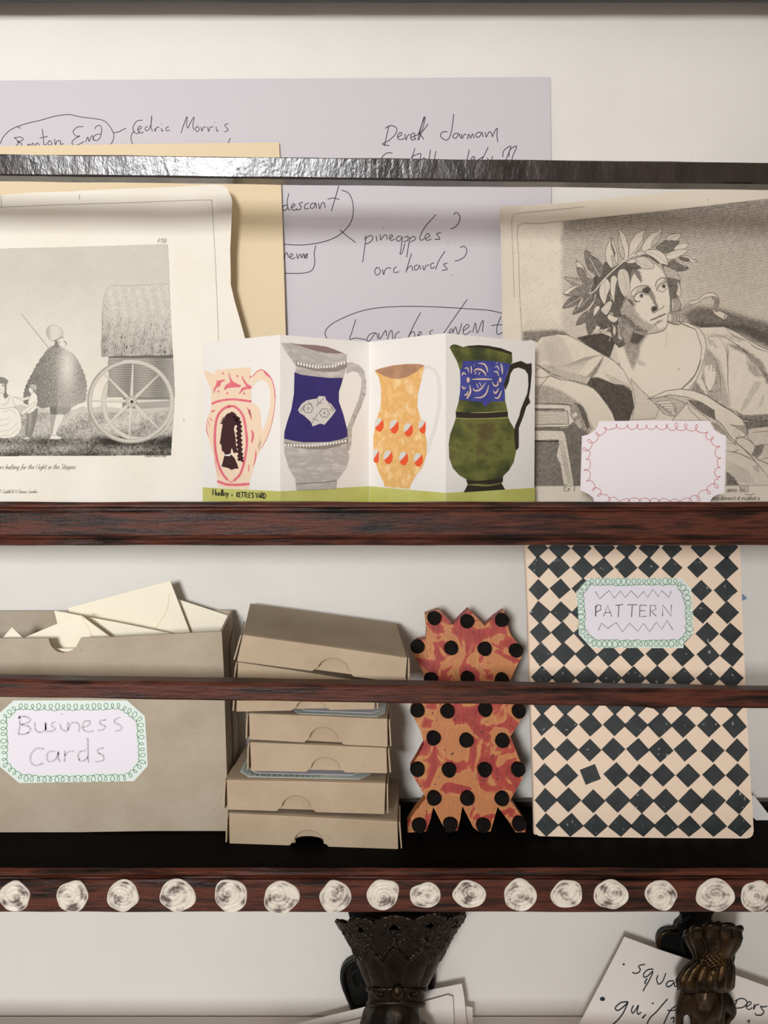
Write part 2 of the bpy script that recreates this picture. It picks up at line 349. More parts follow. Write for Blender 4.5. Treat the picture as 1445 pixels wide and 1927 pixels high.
# ======================= LILAC POSTER =======================
def sb(d, z=-.056): return HY-z*F/d          # photograph row of a shelf surface at depth d
pos = tag(empty('poster', tuple(U(500, 948, .70))), 'large lilac paper with handwritten names and notes, flat against the wall behind everything', 'poster')
dl = plane_v(145, .7245, 948, .708)
sheet('sheet', [(-60, 152), (500, 148), (1036, 145), (1037, 400), (1040, 700), (1043, sb(.708)-.5), (-60, sb(.708)-.5)], dl, M['lilac'], pos, .0003, 60)
fl = Flat(dl)
A = lambda *p: [(x/2.676, 140+y/2.676) for x, y in p]
B = lambda *p: [(500+x/2.580, 140+y/2.580) for x, y in p]
SA = [[(0,350),(20,310),(60,275),(130,248),(200,232),(270,212),(345,202),(400,213),(470,222),(520,232),(550,258),(572,300),(570,330),(558,352)], [(85,262),(105,272)], [(572,294),(600,288),(635,270)],
 [(72,318),(85,330),(95,342),(80,360)], [(70,320),(100,315),(118,325),(100,337),(86,340),(108,346),(106,360)], [(138,350),(141,358),(150,350),(155,360)], [(160,360),(165,345),(176,358),(188,345),(200,360)],
 [(213,275),(218,320),(222,355),(235,350)], [(200,320),(240,312)], [(248,335),(240,346),(250,358),(262,346),(252,334),(244,338)], [(275,325),(278,354),(288,336),(303,334),(305,352),(320,348)],
 [(420,262),(388,266),(368,288),(382,310),(402,310),(380,322),(362,340),(372,356),(398,352),(422,338)], [(430,340),(442,315),(448,338),(462,308),(470,318),(470,335)],
 [(505,300),(480,305),(468,325),(488,333),(506,312),(512,272),(500,256),(482,265),(478,275)],
 [(718,230),(690,235),(672,260),(672,285),(690,299),(706,285)], [(690,278),(708,274),(712,264),(700,262),(694,285),(712,296),(722,288)], [(745,262),(732,268),(734,284),(748,278),(760,250),(764,208),(760,262),(768,288)],
 [(778,270),(781,287),(790,266),(802,268)], [(812,270),(816,286),(822,280)], [(812,248),(814,251)], [(850,262),(836,270),(838,283),(856,280)],
 [(912,295),(922,262),(942,212),(939,250),(946,270),(960,240),(978,215),(971,255),(976,280)], [(992,262),(982,276),(992,288),(1003,275),(994,262),(986,268)], [(1012,264),(1016,286),(1024,268),(1038,264)],
 [(1046,264),(1050,288),(1059,266),(1074,264)], [(1088,262),(1092,286),(1100,280)], [(1080,240),(1083,243)], [(1150,248),(1132,254),(1140,268),(1149,280),(1130,290)], [(1160,320),(1148,345)], [(668,355),(660,325),(664,300),(678,285)]]
SB = [[(598,250),(590,285),(582,320),(576,348)], [(580,262),(608,248),(636,262),(628,292),(596,322),(566,338),(600,346)], [(640,305),(660,292),(656,281),(642,292),(642,312),(662,316),(672,308)],
 [(676,288),(680,318),(690,296),(702,290)], [(706,308),(724,295),(716,284),(704,298),(708,318),(728,312)], [(728,318),(722,300),(740,290),(755,250),(772,204)], [(775,208),(762,262),(742,320)], [(768,206),(750,270),(738,318)], [(788,240),(765,272),(748,288),(758,302),(768,316)],
 [(912,192),(908,235),(898,290),(882,318),(860,312),(848,296),(858,280),(882,278)], [(938,286),(918,288),(908,302),(922,310),(938,290),(944,308)], [(950,288),(952,312),(964,292),(974,292)], [(978,314),(986,290),(994,310),(1004,288),(1012,310)],
 [(1046,280),(1026,284),(1020,300),(1036,304),(1050,282),(1054,304)], [(1066,280),(1070,304),(1084,280),(1096,284),(1098,300)], [(1100,304),(1112,276),(1124,262),(1122,296),(1126,328)],
 [(552,432),(566,400),(590,381),(616,382)], [(700,434),(715,390),(724,358)], [(706,400),(748,384),(752,400),(740,434)], [(800,365),(790,432)], [(826,372),(815,432)], [(755,420),(770,405),(778,430)], [(840,410),(846,432)],
 [(988,365),(978,410),(960,430),(926,424)], [(995,420),(1015,408),(1008,398),(996,414),(1004,428),(1020,424)], [(1080,352),(1062,390),(1040,430)], [(1058,398),(1030,418),(1048,432)], [(1075,405),(1090,424),(1102,396)], [(1150,402),(1156,370),(1190,348),(1172,400),(1160,432)], [(1180,400),(1186,366),(1218,348),(1200,395),(1190,432)],
 [(112,578),(104,620),(110,655),(120,656)], [(104,634),(84,640),(80,656),(96,660),(108,642)], [(125,648),(142,636),(134,628),(124,646),(134,660),(152,652)], [(180,620),(162,628),(172,642),(165,656),(148,656)], [(208,624),(192,632),(190,652),(210,650)],
 [(238,624),(220,630),(218,648),(232,648),(242,624),(246,650)], [(256,624),(262,652),(272,626),(284,624),(288,648)], [(355,540),(338,598),(318,664)], [(300,606),(330,600),(358,608)], [(368,562),(400,575),(420,612),(425,670),(412,720),(385,755),(340,790),(270,815),(180,828),(85,825)], [(360,755),(395,785),(436,816)],
 [(86,905),(92,880),(104,866),(110,890)], [(117,888),(132,878),(124,870),(116,886),(128,896),(144,888)], [(150,870),(155,894),(166,872),(174,892)], [(174,892),(182,870),(190,892),(202,868),(198,896)], [(192,872),(186,894)], [(243,830),(235,870),(238,910),(225,950),(180,965),(92,966)],
 [(486,782),(482,830),(470,912)], [(478,800),(508,782),(520,796),(504,816),(482,824)], [(536,784),(540,810)], [(567,744),(569,747)], [(555,776),(558,804),(574,782),(586,782),(590,802)], [(600,798),(616,786),(608,778),(600,794),(610,806),(628,798)],
 [(656,784),(638,790),(636,806),(650,808),(662,788)], [(664,788),(656,850),(652,872),(662,866),(676,820)], [(672,792),(690,786),(688,806),(668,812)], [(700,790),(690,850),(684,888)], [(696,800),(718,786),(726,800),(702,814)], [(826,680),(775,738),(748,790),(756,806),(768,798)],
 [(775,798),(796,784),(786,772),(772,792),(784,806),(804,798)], [(850,768),(830,774),(838,786),(844,800),(820,800)], [(884,814),(886,817)], [(912,682),(925,670),(942,688),(938,718),(918,742),(898,750)],
 [(540,936),(528,956),(540,975),(556,960),(550,940),(536,938)], [(566,945),(572,972),(580,948),(598,938),(608,944)], [(636,934),(622,944),(624,962),(648,958)], [(708,868),(692,920),(680,962)], [(684,950),(698,932),(710,932),(712,954)],
 [(738,924),(722,932),(726,950),(740,942),(746,926),(752,948)], [(762,928),(768,950),(778,930),(794,924)], [(818,914),(802,922),(804,942),(822,934)], [(870,858),(840,905),(824,948)], [(882,916),(864,922),(872,934),(880,946),(856,952)], [(906,972),(909,974)], [(944,842),(964,834),(976,858),(962,888),(930,904),(918,906)],
 [(300,1290),(288,1255),(310,1220),(370,1185),(460,1150),(560,1132),(700,1126),(850,1130),(980,1138),(1080,1145),(1150,1160)], [(437,1190),(420,1245),(408,1286),(436,1280),(488,1288)], [(532,1254),(505,1262),(490,1290),(505,1292),(535,1256),(545,1286)], [(548,1256),(554,1284),(576,1250),(584,1244),(586,1270)],
 [(590,1288),(600,1256),(612,1244),(618,1286)], [(650,1248),(632,1260),(630,1285),(656,1280)], [(752,1155),(720,1215),(688,1284)], [(694,1272),(708,1252),(720,1252),(726,1282)], [(738,1270),(756,1258),(748,1248),(738,1268),(750,1280)], [(812,1240),(795,1252),(806,1268)],
 [(978,1092),(920,1175),(865,1255),(858,1270)], [(888,1262),(908,1244),(900,1236),(888,1256)], [(908,1256),(922,1226),(934,1262),(952,1208)], [(958,1246),(986,1225),(976,1214),(958,1238),(966,1264),(998,1244)], [(1005,1252),(1018,1206),(1026,1256),(1044,1212),(1056,1196),(1052,1250)], [(1142,1174),(1122,1228),(1126,1262),(1152,1250)], [(1095,1220),(1122,1216),(1152,1216)]]
for s in SA: fl.stroke(A(*s), 1.3)
for s in SB: fl.stroke(B(*s), 1.5)
fl.build('handwriting', M['inkfine'], pos, 'stuff')

# ======================= YELLOW CARD =======================
yc = tag(empty('sheet_of_card', tuple(U(270, 948, .69))), 'plain manila yellow card sheet leaning behind the left engraving', 'card')
dy = plane_v(268, .719, 948, .698)
sheet('board', [(-70, 276), (250, 271), (525, 268), (529, 350), (534, 500), (538, 640), (544, sb(.698)-.5), (-70, sb(.698)-.5)], dy, M['yellow'], yc, .0009, 60)

# ======================= ENGRAVINGS: tone maps turned into ink on paper =======================
class Tone:
    """small drawing surface in photograph coordinates; tone = darkness 0..1, line = drawn contour, ang = hatch direction"""
    def __init__(s, x0, y0, x1, y1, st=.8):
        s.x0, s.y0, s.st = x0, y0, st; s.w = int((x1-x0)/st)+1; s.h = int((y1-y0)/st)+1
        s.X, s.Y = np.meshgrid(x0+np.arange(s.w)*st, y0+np.arange(s.h)*st)
        s.T = np.zeros((s.h, s.w)); s.L = np.zeros((s.h, s.w)); s.A = np.zeros((s.h, s.w))
        s.N = s.nz(4); s.N2 = s.nz(14); s.N1 = RNG.random((s.h, s.w))
    def nz(s, cell):
        gh, gw = int(s.h*s.st/cell)+3, int(s.w*s.st/cell)+3; g = RNG.random((gh, gw))
        yy_ = np.arange(s.h)*s.st/cell; xx_ = np.arange(s.w)*s.st/cell; i = yy_.astype(int); j = xx_.astype(int)
        fy = (yy_-i)[:, None]; fx = (xx_-j)[None, :]; fy = fy*fy*(3-2*fy); fx = fx*fx*(3-2*fx)
        a = g[np.ix_(i, j)]; b = g[np.ix_(i, j+1)]; c = g[np.ix_(i+1, j)]; d = g[np.ix_(i+1, j+1)]
        return (a*(1-fx)+b*fx)*(1-fy)+(c*(1-fx)+d*fx)*fy
    def box(s, P, pad):
        xs = [p[0] for p in P]; ys = [p[1] for p in P]
        a = max(0, int((min(xs)-pad-s.x0)/s.st)); b = min(s.w, int((max(xs)+pad-s.x0)/s.st)+2)
        c = max(0, int((min(ys)-pad-s.y0)/s.st)); d = min(s.h, int((max(ys)+pad-s.y0)/s.st)+2)
        return slice(c, max(c, d)), slice(a, max(a, b))
    def mask(s, P, soft=0):
        sl = s.box(P, soft+1); X = s.X[sl]; Y = s.Y[sl]; m = np.zeros(X.shape)
        if not X.size: return sl, m
        for ox, oy in ((-.2, -.2), (.2, -.2), (-.2, .2), (.2, .2)):
            c = np.zeros(X.shape, bool); x = X+ox; y = Y+oy
            for i in range(len(P)):
                (xa, ya), (xb, yb) = P[i-1], P[i]
                if ya == yb: continue
                c ^= ((ya > y) != (yb > y)) & (x < (xb-xa)*(y-ya)/(yb-ya)+xa)
            m += c*.25
        if soft:
            k = max(1, int(soft/s.st))
            for _ in range(2):
                for ax in (0, 1):
                    cs = np.cumsum(np.pad(m, [(k+1, k) if q == ax else (0, 0) for q in (0, 1)], mode='edge'), axis=ax)
                    m = (np.take(cs, np.arange(2*k+1, cs.shape[ax]), ax)-np.take(cs, np.arange(0, cs.shape[ax]-2*k-1), ax))/(2*k+1)
        return sl, m
    def fill(s, P, tone, ang=None, soft=0, sm=0, out=0, add=False):
        if sm: P = [tuple(p) for p in smooth(P, sm, True)]
        sl, m = s.mask(P, soft)
        t = tone(s.X[sl], s.Y[sl]) if callable(tone) else tone
        if add: s.T[sl] = np.clip(s.T[sl]+m*t, 0, 1)
        else:
            s.T[sl] = s.T[sl]*(1-m)+t*m
            if not soft: s.L[sl] *= (1-m)
        if ang is not None: s.A[sl] = np.where(m > .5, ang, s.A[sl])
        if out: s.line(list(P)+[P[0]], out, sm=0)
    def line(s, P, w=1.2, tone=.9, sm=3, taper=False):
        if sm: P = [tuple(p) for p in smooth(P, sm)]
        n = len(P)
        for i in range(n-1):
            (xa, ya), (xb, yb) = P[i], P[i+1]; ww = w*(max(.35, math.sin(math.pi*(i+.5)/n)) if taper else 1)
            sl = s.box([P[i], P[i+1]], ww+1.5); X = s.X[sl]; Y = s.Y[sl]
            if not X.size: continue
            dx, dy = xb-xa, yb-ya; l2 = dx*dx+dy*dy or 1e-9
            t = np.clip(((X-xa)*dx+(Y-ya)*dy)/l2, 0, 1); d = np.hypot(X-xa-t*dx, Y-ya-t*dy)
            s.L[sl] = np.maximum(s.L[sl], tone*np.clip(ww/2+.5-d, 0, 1))
    def erase(s, P, w):          # light line (an unprinted edge) through tone
        P = [tuple(p) for p in smooth(P, 3)]
        for i in range(len(P)-1):
            (xa, ya), (xb, yb) = P[i], P[i+1]; sl = s.box([P[i], P[i+1]], w+1.5); X = s.X[sl]; Y = s.Y[sl]
            if not X.size: continue
            dx, dy = xb-xa, yb-ya; l2 = dx*dx+dy*dy or 1e-9
            t = np.clip(((X-xa)*dx+(Y-ya)*dy)/l2, 0, 1); k = np.clip(w/2+.5-np.hypot(X-xa-t*dx, Y-ya-t*dy), 0, 1)
            s.T[sl] *= 1-k; s.L[sl] *= 1-k
    def ell(s, cx, cy, rx, ry, rot=0, n=28):
        c, q = math.cos(rot), math.sin(rot)
        return [(cx+rx*math.cos(a)*c-ry*math.sin(a)*q, cy+rx*math.cos(a)*q+ry*math.sin(a)*c) for a in [2*math.pi*i/n for i in range(n)]]
    def hatch(s, per=2.6, hard=2.2):
        def pat(a, p, ph=0): 
            q = (-s.X*np.sin(a)+s.Y*np.cos(a)+(s.N2-.5)*.7)/p+ph; return np.abs((q % 1)-.5)*2
        T = np.clip(s.T+(s.N-.5)*.12*(s.T > .03), 0, 1)
        p1 = np.clip((p_ := pat(s.A, per))*0+((1-p_) < T*1.25)*0+(T*1.25-(1-p_))*hard+.35, 0, 1)*np.clip(T*12, 0, 1)
        t2 = np.clip((T-.38)*1.6, 0, 1); p2 = pat(s.A+1.15, per)
        q2 = np.clip((t2*1.25-(1-p2))*hard+.3, 0, 1)*np.clip(t2*8, 0, 1)
        return np.clip(np.maximum(np.maximum(p1*(.72+.25*T), q2*.9), s.L), 0, 1)
    def mesh(s, name, ink, depth, mt, parent, clip=None, lift=.00016):
        n = s.w*s.h; d = depth(s.X, s.Y)-lift
        co = np.empty((n, 3), np.float32); co[:, 0] = ((s.X-CX)*d/F).ravel(); co[:, 1] = (d-WALL).ravel(); co[:, 2] = (ZC-(s.Y-HY)*d/F).ravel()
        idx = np.arange(n, dtype=np.int32).reshape(s.h, s.w)
        q = np.stack([idx[:-1, :-1], idx[1:, :-1], idx[1:, 1:], idx[:-1, 1:]], -1).reshape(-1, 4)
        if clip is not None: q = q[clip[:-1, :-1].ravel()]
        me = bpy.data.meshes.new(name); me.vertices.add(n); me.vertices.foreach_set('co', co.ravel())
        me.loops.add(q.size); me.loops.foreach_set('vertex_index', q.ravel()); me.polygons.add(len(q))
        me.polygons.foreach_set('loop_start', np.arange(0, q.size, 4, dtype=np.int32)); me.update(calc_edges=True)
        at = me.attributes.new('ink', 'FLOAT', 'POINT'); at.data.foreach_set('value', ink.astype(np.float32).ravel())
        return link(name, me, mt, parent)

# ---- small pen alphabet (baseline 0, x-height .5, capitals 1) for the printed captions ----
G = {'a': ([[(.4,.5),(.15,.45),(.05,.2),(.15,0),(.35,.15),(.42,.5),(.4,.05),(.5,0)]], .55), 'b': ([[(.1,1),(.08,.1),(.25,0),(.42,.25),(.3,.5),(.1,.4)]], .5), 'c': ([[(.4,.42),(.25,.5),(.07,.3),(.15,0),(.4,.1)]], .45),
 'd': ([[(.4,.5),(.15,.45),(.05,.2),(.15,0),(.35,.15),(.45,1),(.42,.05),(.5,0)]], .55), 'e': ([[(.08,.25),(.35,.3),(.3,.5),(.1,.4),(.08,.1),(.25,0),(.42,.12)]], .45), 'f': ([[(.45,.95),(.3,1),(.2,.6),(.15,-.3)], [(.02,.5),(.4,.5)]], .35),
 'g': ([[(.4,.5),(.15,.45),(.05,.2),(.15,.02),(.35,.15),(.42,.5),(.35,-.3),(.1,-.3)]], .5), 'h': ([[(.1,1),(.08,0),(.12,.35),(.3,.5),(.38,.3),(.4,0)]], .5), 'i': ([[(.1,.5),(.1,0),(.18,.05)], [(.12,.72),(.13,.75)]], .25), 'k': ([[(.1,1),(.08,0)], [(.38,.5),(.1,.22),(.4,0)]], .45),
 'l': ([[(.1,1),(.09,.05),(.18,0)]], .22), 'm': ([[(.06,.5),(.06,0),(.1,.4),(.25,.5),(.28,0),(.33,.4),(.48,.5),(.52,0)]], .65), 'n': ([[(.06,.5),(.06,0),(.12,.4),(.3,.5),(.36,.3),(.36,0)]], .47), 'o': ([[(.22,.5),(.06,.25),(.2,0),(.4,.25),(.25,.5)]], .48),
 'p': ([[(.1,.5),(.08,-.35)], [(.1,.4),(.3,.5),(.4,.25),(.25,0),(.1,.08)]], .48), 'q': ([[(.4,.5),(.1,.4),(.1,.05),(.38,.15),(.4,.5),(.4,-.35)]], .5), 'r': ([[(.08,.5),(.08,0),(.12,.35),(.32,.5)]], .36), 's': ([[(.36,.44),(.2,.5),(.08,.38),(.34,.14),(.2,0),(.04,.06)]], .4),
 't': ([[(.18,.85),(.14,.1),(.25,0),(.34,.06)], [(.02,.5),(.34,.5)]], .36), 'u': ([[(.08,.5),(.08,.1),(.25,0),(.38,.15),(.38,.5),(.4,0)]], .5), 'v': ([[(.05,.5),(.2,0),(.38,.5)]], .42), 'w': ([[(.05,.5),(.15,0),(.28,.4),(.4,0),(.52,.5)]], .58), 'x': ([[(.05,.5),(.38,0)], [(.38,.5),(.05,0)]], .44), 'y': ([[(.08,.5),(.2,.02)], [(.4,.5),(.2,0),(.05,-.35)]], .45),
 'A': ([[(0,0),(.3,1),(.6,0)], [(.12,.35),(.48,.35)]], .62), 'C': ([[(.6,.8),(.35,1),(.08,.6),(.15,.1),(.4,0),(.62,.15)]], .65), 'D': ([[(.1,1),(.1,0),(.4,.05),(.6,.5),(.4,.95),(.1,1)]], .65), 'E': ([[(.5,1),(.1,1),(.1,0),(.52,0)], [(.1,.52),(.42,.52)]], .55), 'H': ([[(.1,1),(.1,0)], [(.55,1),(.55,0)], [(.1,.5),(.55,.5)]], .66),
 'J': ([[(.5,1),(.4,.1),(.2,0),(.05,.15)], [(.3,1),(.6,1)]], .55), 'K': ([[(.1,1),(.1,0)], [(.52,1),(.1,.42),(.55,0)]], .56), 'L': ([[(.1,1),(.1,0),(.5,0)]], .5), 'N': ([[(.08,0),(.1,1),(.52,0),(.55,1)]], .64), 'P': ([[(.1,0),(.1,1),(.4,.98),(.5,.72),(.35,.5),(.1,.48)]], .52), 'R': ([[(.1,0),(.1,1),(.4,.98),(.5,.75),(.35,.52),(.1,.5),(.55,0)]], .58),
 'S': ([[(.48,.85),(.28,1),(.08,.78),(.45,.28),(.25,0),(.03,.12)]], .52), 'T': ([[(.02,1),(.58,1)], [(.3,1),(.3,0)]], .58), 'W': ([[(0,1),(.2,0),(.38,.8),(.56,0),(.76,1)]], .8), 'Y': ([[(0,1),(.28,.5),(.56,1)], [(.28,.5),(.28,0)]], .56),
 '1': ([[(.05,.8),(.2,1),(.2,0)]], .32), '0': ([[(.25,1),(.06,.5),(.25,0),(.45,.5),(.25,1)]], .5), '5': ([[(.42,1),(.12,1),(.1,.58),(.32,.62),(.44,.3),(.22,0),(.04,.1)]], .5), '6': ([[(.42,1),(.15,.7),(.06,.3),(.22,0),(.42,.22),(.28,.5),(.08,.35)]], .5), '3': ([[(.06,.92),(.28,1),(.42,.78),(.2,.55),(.44,.3),(.22,0),(.04,.1)]], .48), '8': ([[(.25,1),(.08,.78),(.42,.25),(.22,0),(.06,.22),(.42,.78),(.25,1)]], .5),
 '.': ([[(.08,.02),(.12,.04)]], .2), ',': ([[(.1,.05),(.04,-.15)]], .2), "'": ([[(.1,1),(.06,.8)]], .15), '&': ([[(.55,.4),(.2,0),(.05,.2),(.4,.8),(.25,1),(.12,.8),(.55,0)]], .6), 'x2': ([], 0), ' ': ([], .32)}
STRAIGHT = set('AEHKLNTWYvwx1')
def write(flat, text, x, y, size, w, slant=0, dx=1, rot=0, nib=None, sq=1):
    for ch in text:
        g, adv = G[ch]
        for s in g:
            P = [(x+(a*sq+b*slant)*size, y-b*size+(a*sq*size)*rot) for a, b in s]
            flat.stroke(P, w, sm=(0 if ch in STRAIGHT else 3), nib=nib)
        x += adv*size*sq*dx; y += adv*size*sq*dx*rot
    return x

# ---------------- left engraving: cart and cloaked man ----------------
le = tag(empty('engraving', tuple(U(220, 948, .675))), 'aged engraving of a thatched cart and a cloaked man, torn right edge', 'print')
def d1(x, y):
    t = (y-360)/(950-360.0); b = 1/((1-t)/.704+t/.684)
    if isinstance(x, np.ndarray): k = np.clip((x-330)/110, 0, 1.3); g = np.clip((740-y)/420, 0, 1)
    else: k = min(1.3, max(0, (x-330)/110)); g = min(1, max(0, (740-y)/420))
    return b-.011*k*k*g
ol = [(-80, 372), (0, 367), (60, 362.5), (133, 360), (135, 363), (138, 359.5), (220, 355.5), (290, 353), (345, 350.5), (400, 347), (420, 348.5), (427, 354), (431, 363), (435, 370), (437, 379), (436, 400), (435, 430), (433, 470), (434, 515), (434, 535),
      (441, 565), (451, 600), (462, 640), (474, 680), (484, 740), (488, 820), (486, 900), (484, sb(.684)-.4), (-80, sb(.684)-.4)]
sheet('sheet', ol, d1, M['old1'], le, .0003, 16)
fl = Flat(d1, .0003)
fl.stroke([(-60, 394), (0, 390), (120, 385), (250, 381), (330, 378), (390, 376), (397, 378), (399, 384), (404, 470), (408, 560), (411, 640), (414, 760)], .7)   # plate mark
fl.stroke([(2, 368), (2, 378), (3, 392)], .7); fl.stroke([(149, 366), (150, 376)], .8)
fl.build('plate_mark', M['fadedink'], le, 'stuff')
fl = Flat(d1, .0003)
write(fl, 'P.150', 296, 457, 8, .9, .25)
write(fl, 'Tartars halting for the Night in the Steppes', -22, 883, 9.5, .9, .35, dx=.95, rot=-.004)
write(fl, '1803 by T. Cadell & W. Davies, London', -22, 928, 6.4, .7, .3, dx=.9, rot=-.003)
write(fl, 'Joseph Skelton sculp', 271, 860, 6.4, .7, .35, dx=.75, rot=-.01)
fl.build('caption', M['fadedink'], le, 'stuff')
t = Tone(-60, 455, 330, 859, .75); X, Y = t.X, t.Y
frame = [(-60, 470), (0, 467.5), (150, 464), (315, 459), (317, 500), (319, 560), (323, 640), (326.5, 700), (328, 740), (326, 780), (323, 820), (321, 856.5), (150, 857), (-60, 858)]
clipm = np.zeros((t.h, t.w), bool); sl, mm = t.mask(frame); clipm[sl] = mm > .4
t.T[:] = np.clip(.27-.2*np.clip((Y-520)/230, 0, 1), .05, 1)+.02*np.sin(Y*2.1)+(t.N2-.5)*.02
t.T += .05*((t.N1 > .9))*(t.T > .1)
# hills and ground
t.fill([(-60, 768), (20, 766), (40, 761), (60, 768), (140, 771), (155, 764), (168, 768), (190, 764), (240, 770), (300, 766), (330, 764), (330, 800), (-60, 800)], .3)
def ground(x, y): return np.clip(.40+.28*np.clip((y-800)/45, 0, 1)+.1*np.sin(x*.05+y*.11), 0, 1)
t.fill([(-60, 776), (120, 777), (200, 776), (330, 772), (330, 860), (-60, 860)], ground)
gm = np.clip((Y-774)/6, 0, 1)
t.T = np.clip(t.T+gm*((t.N-.5)*.22+(t.N1-.5)*.5), 0, 1)
t.fill([(-60, 826), (60, 824), (100, 828), (200, 826), (330, 822), (330, 834), (200, 838), (60, 834), (-60, 838)], .28, soft=4, add=True)
t.fill([(170, 815), (260, 830), (330, 815), (330, 845), (240, 842), (170, 826)], .25, soft=4, add=True)
t.fill([(-60, 852), (330, 850), (330, 860), (-60, 860)], .15, soft=2, add=True)
# far wheel
def ring(cx, cy, rx, ry, wd, tone, edge=1.2):
    t.fill(t.ell(cx, cy, rx, ry, n=60)+t.ell(cx, cy, rx, ry, n=60)[:1]+t.ell(cx, cy, rx-wd, ry-wd, n=60)[:1]+t.ell(cx, cy, rx-wd, ry-wd, n=60)[::-1], tone)
    for r in (0, wd):
        e_ = t.ell(cx, cy, rx-r, ry-r, n=60); t.line(e_+e_[:1], edge, .75, sm=0)
ring(262, 757, 71, 73, 8, .24)
# cart: chest, beam
t.fill([(204, 668), (330, 668), (330, 748), (201.5, 748), (203, 720), (204.5, 705), (202.5, 690)], lambda x, y: .60+.08*np.sin(y*1.4+np.sin(x*.06)*2)+.06*np.sin(x*.11))
for k in range(9):
    yk = 676+k*8.6; t.line([(204, yk), (235, yk+1.5*math.sin(k)), (270, yk-1), (300, yk+1), (330, yk)], 1.0, .8)
t.fill([(203, 668), (330, 667), (330, 674), (204, 673)], .8)
t.fill([(231, 748), (322, 748), (322, 766), (258, 769), (230, 769)], .68); t.line([(231, 757), (322, 756)], 1.6, .9); t.fill([(258, 757), (322, 755), (322, 766), (258, 768)], .5)
# thatched cover
def thatch(x, y):
    b = .26+.18*np.clip((y-590)/70, 0, 1)+.1*np.clip((205-x)/12, 0, 1)+.03*np.sin(x*.35+np.sin(y*.05)*2)
    return b
cov = [(211.6, 537), (205, 540), (200.4, 546), (196, 558), (194, 570.4), (192, 590), (192, 609.6), (191.5, 630), (190, 650.7), (191.5, 671.6), (210, 670.5), (230, 669.5), (250, 670), (273, 668.5), (300, 669), (330, 667.5), (330, 535), (305, 534), (280, 536), (262, 536), (240, 538), (225, 536.5)]
t.fill(cov, thatch, out=.9)
sl, mm = t.mask(cov)
st_ = (np.sin(X[sl]*1.5+t.N2[sl]*14+t.N[sl]*5+Y[sl]*.1) > .5)*np.clip((t.N[sl]-.35)*2, 0, 1)
t.T[sl] = np.clip(t.T[sl]+mm*(st_*(.14+.34*np.clip((Y[sl]-560)/100, 0, 1))+(t.N1[sl]-.5)*.18), 0, 1)
# near wheel
spk = [(250, 682), (197, 704), (173, 754), (194, 809), (243, 827), (298, 805), (322, 753), (300, 704)]
for (sx, sy) in [(262, 826)]: t.line([(258, 770), (246, 822)], 3, .45, sm=0)
for sx, sy in spk:
    n_ = np.array((-(sy-755.0), sx-247.0)); n_ /= np.hypot(*n_)
    P = [(247+n_[0]*3.2, 755+n_[1]*3.2), (sx+n_[0]*1.1, sy+n_[1]*1.1), (sx-n_[0]*1.1, sy-n_[1]*1.1), (247-n_[0]*3.2, 755-n_[1]*3.2)]
    t.fill(P, .2); t.line([P[2], P[3]], 1.1, .7, sm=0); t.line([P[0], P[1]], .6, .5, sm=0)
ring(246, 755.5, 81.5, 79, 7.5, .27, 1.3)
for q, cc in ((81.5, .8), (79.6, .7)):
    e_ = t.ell(246.5, 755.5, q, q-2.5, n=60); t.line([p for p in e_ if p[0] < 235 or p[1] > 800], 1.8, cc, sm=0)
t.fill(t.ell(247, 755.5, 10.5, 10.5), .32, out=1.2); t.fill(t.ell(247, 755, 6, 6), .2, out=1.1); t.fill(t.ell(248, 756, 3, 3), .95)
t.line([(322, 788), (305, 808), (285, 822)], 1.2, .6)
# man in the cloak
t.line([(40, 590), (60, 615.5), (91.5, 655)], 1.7, .75, sm=0)
t.fill([(93, 764), (108, 766), (107, 780), (100, 782), (95, 778)], .75); t.fill([(106, 764), (136, 764), (131, 774), (122, 781), (113, 778), (107, 780)], .6, out=.8)
for k in range(4): t.line([(112+k*5, 768), (111+k*4, 779)], 1, .85)
t.fill([(94.5, 780), (106, 780), (104, 795), (101, 812), (100, 820), (95, 821), (95, 805)], .5, out=.7)
t.fill([(106, 780), (121, 780), (117, 793), (110, 805), (105, 819), (98, 819), (101, 800)], .12, out=.7)
t.fill([(97, 819), (106, 819), (118, 824), (112, 827), (92, 826)], .1, out=.9); t.line([(88, 824), (100, 827.5), (120, 824.5)], 1.2, .85)
cl = [(91.7, 655), (80, 669), (69, 686), (63, 697), (59.5, 703.5), (53, 716), (48, 727.6), (45, 737), (44, 745), (43.5, 754), (46.6, 760), (58, 762), (68, 764), (80, 769), (86, 768), (93, 766), (103, 767), (112.6, 766), (125, 766.5), (136.7, 766), (148, 760), (161, 755), (163, 742), (163.5, 730), (163, 719.6), (159, 705), (154, 692), (148, 680), (141.5, 669.7), (136, 664), (128.7, 660), (119, 655), (112, 652), (103, 650)]
cw = []
for i, p_ in enumerate(smooth(cl, 4, True)): a = i*2.1; cw.append((p_[0]+1.1*math.sin(a), p_[1]+1.1*math.cos(a*1.3)))
def cloak(x, y):
    lit = np.exp(-((x-127)/17)**2-((y-690)/42)**2); return np.clip(.64-.46*lit-.12*np.clip((y-700)/60, 0, 1)*(x > 108)+.08*np.clip((100-x)/40, 0, 1), 0, 1)
t.fill(cw, cloak); sl, mm = t.mask(cw)
curl = np.sin(X[sl]*1.5+6*t.N[sl])*np.sin(Y[sl]*1.6+7*t.N2[sl]+5*t.N[sl])
t.T[sl] = np.clip(t.T[sl]+mm*(curl*.24+(t.N1[sl]-.5)*.2), 0, 1)
t.fill([(103, 641), (110, 640), (113, 650), (108, 655), (100, 652), (103, 647)], .7)
t.fill([(107, 640), (118, 633), (120, 640), (124.5, 645), (122, 652), (117, 653), (110, 649)], .14, out=.7)
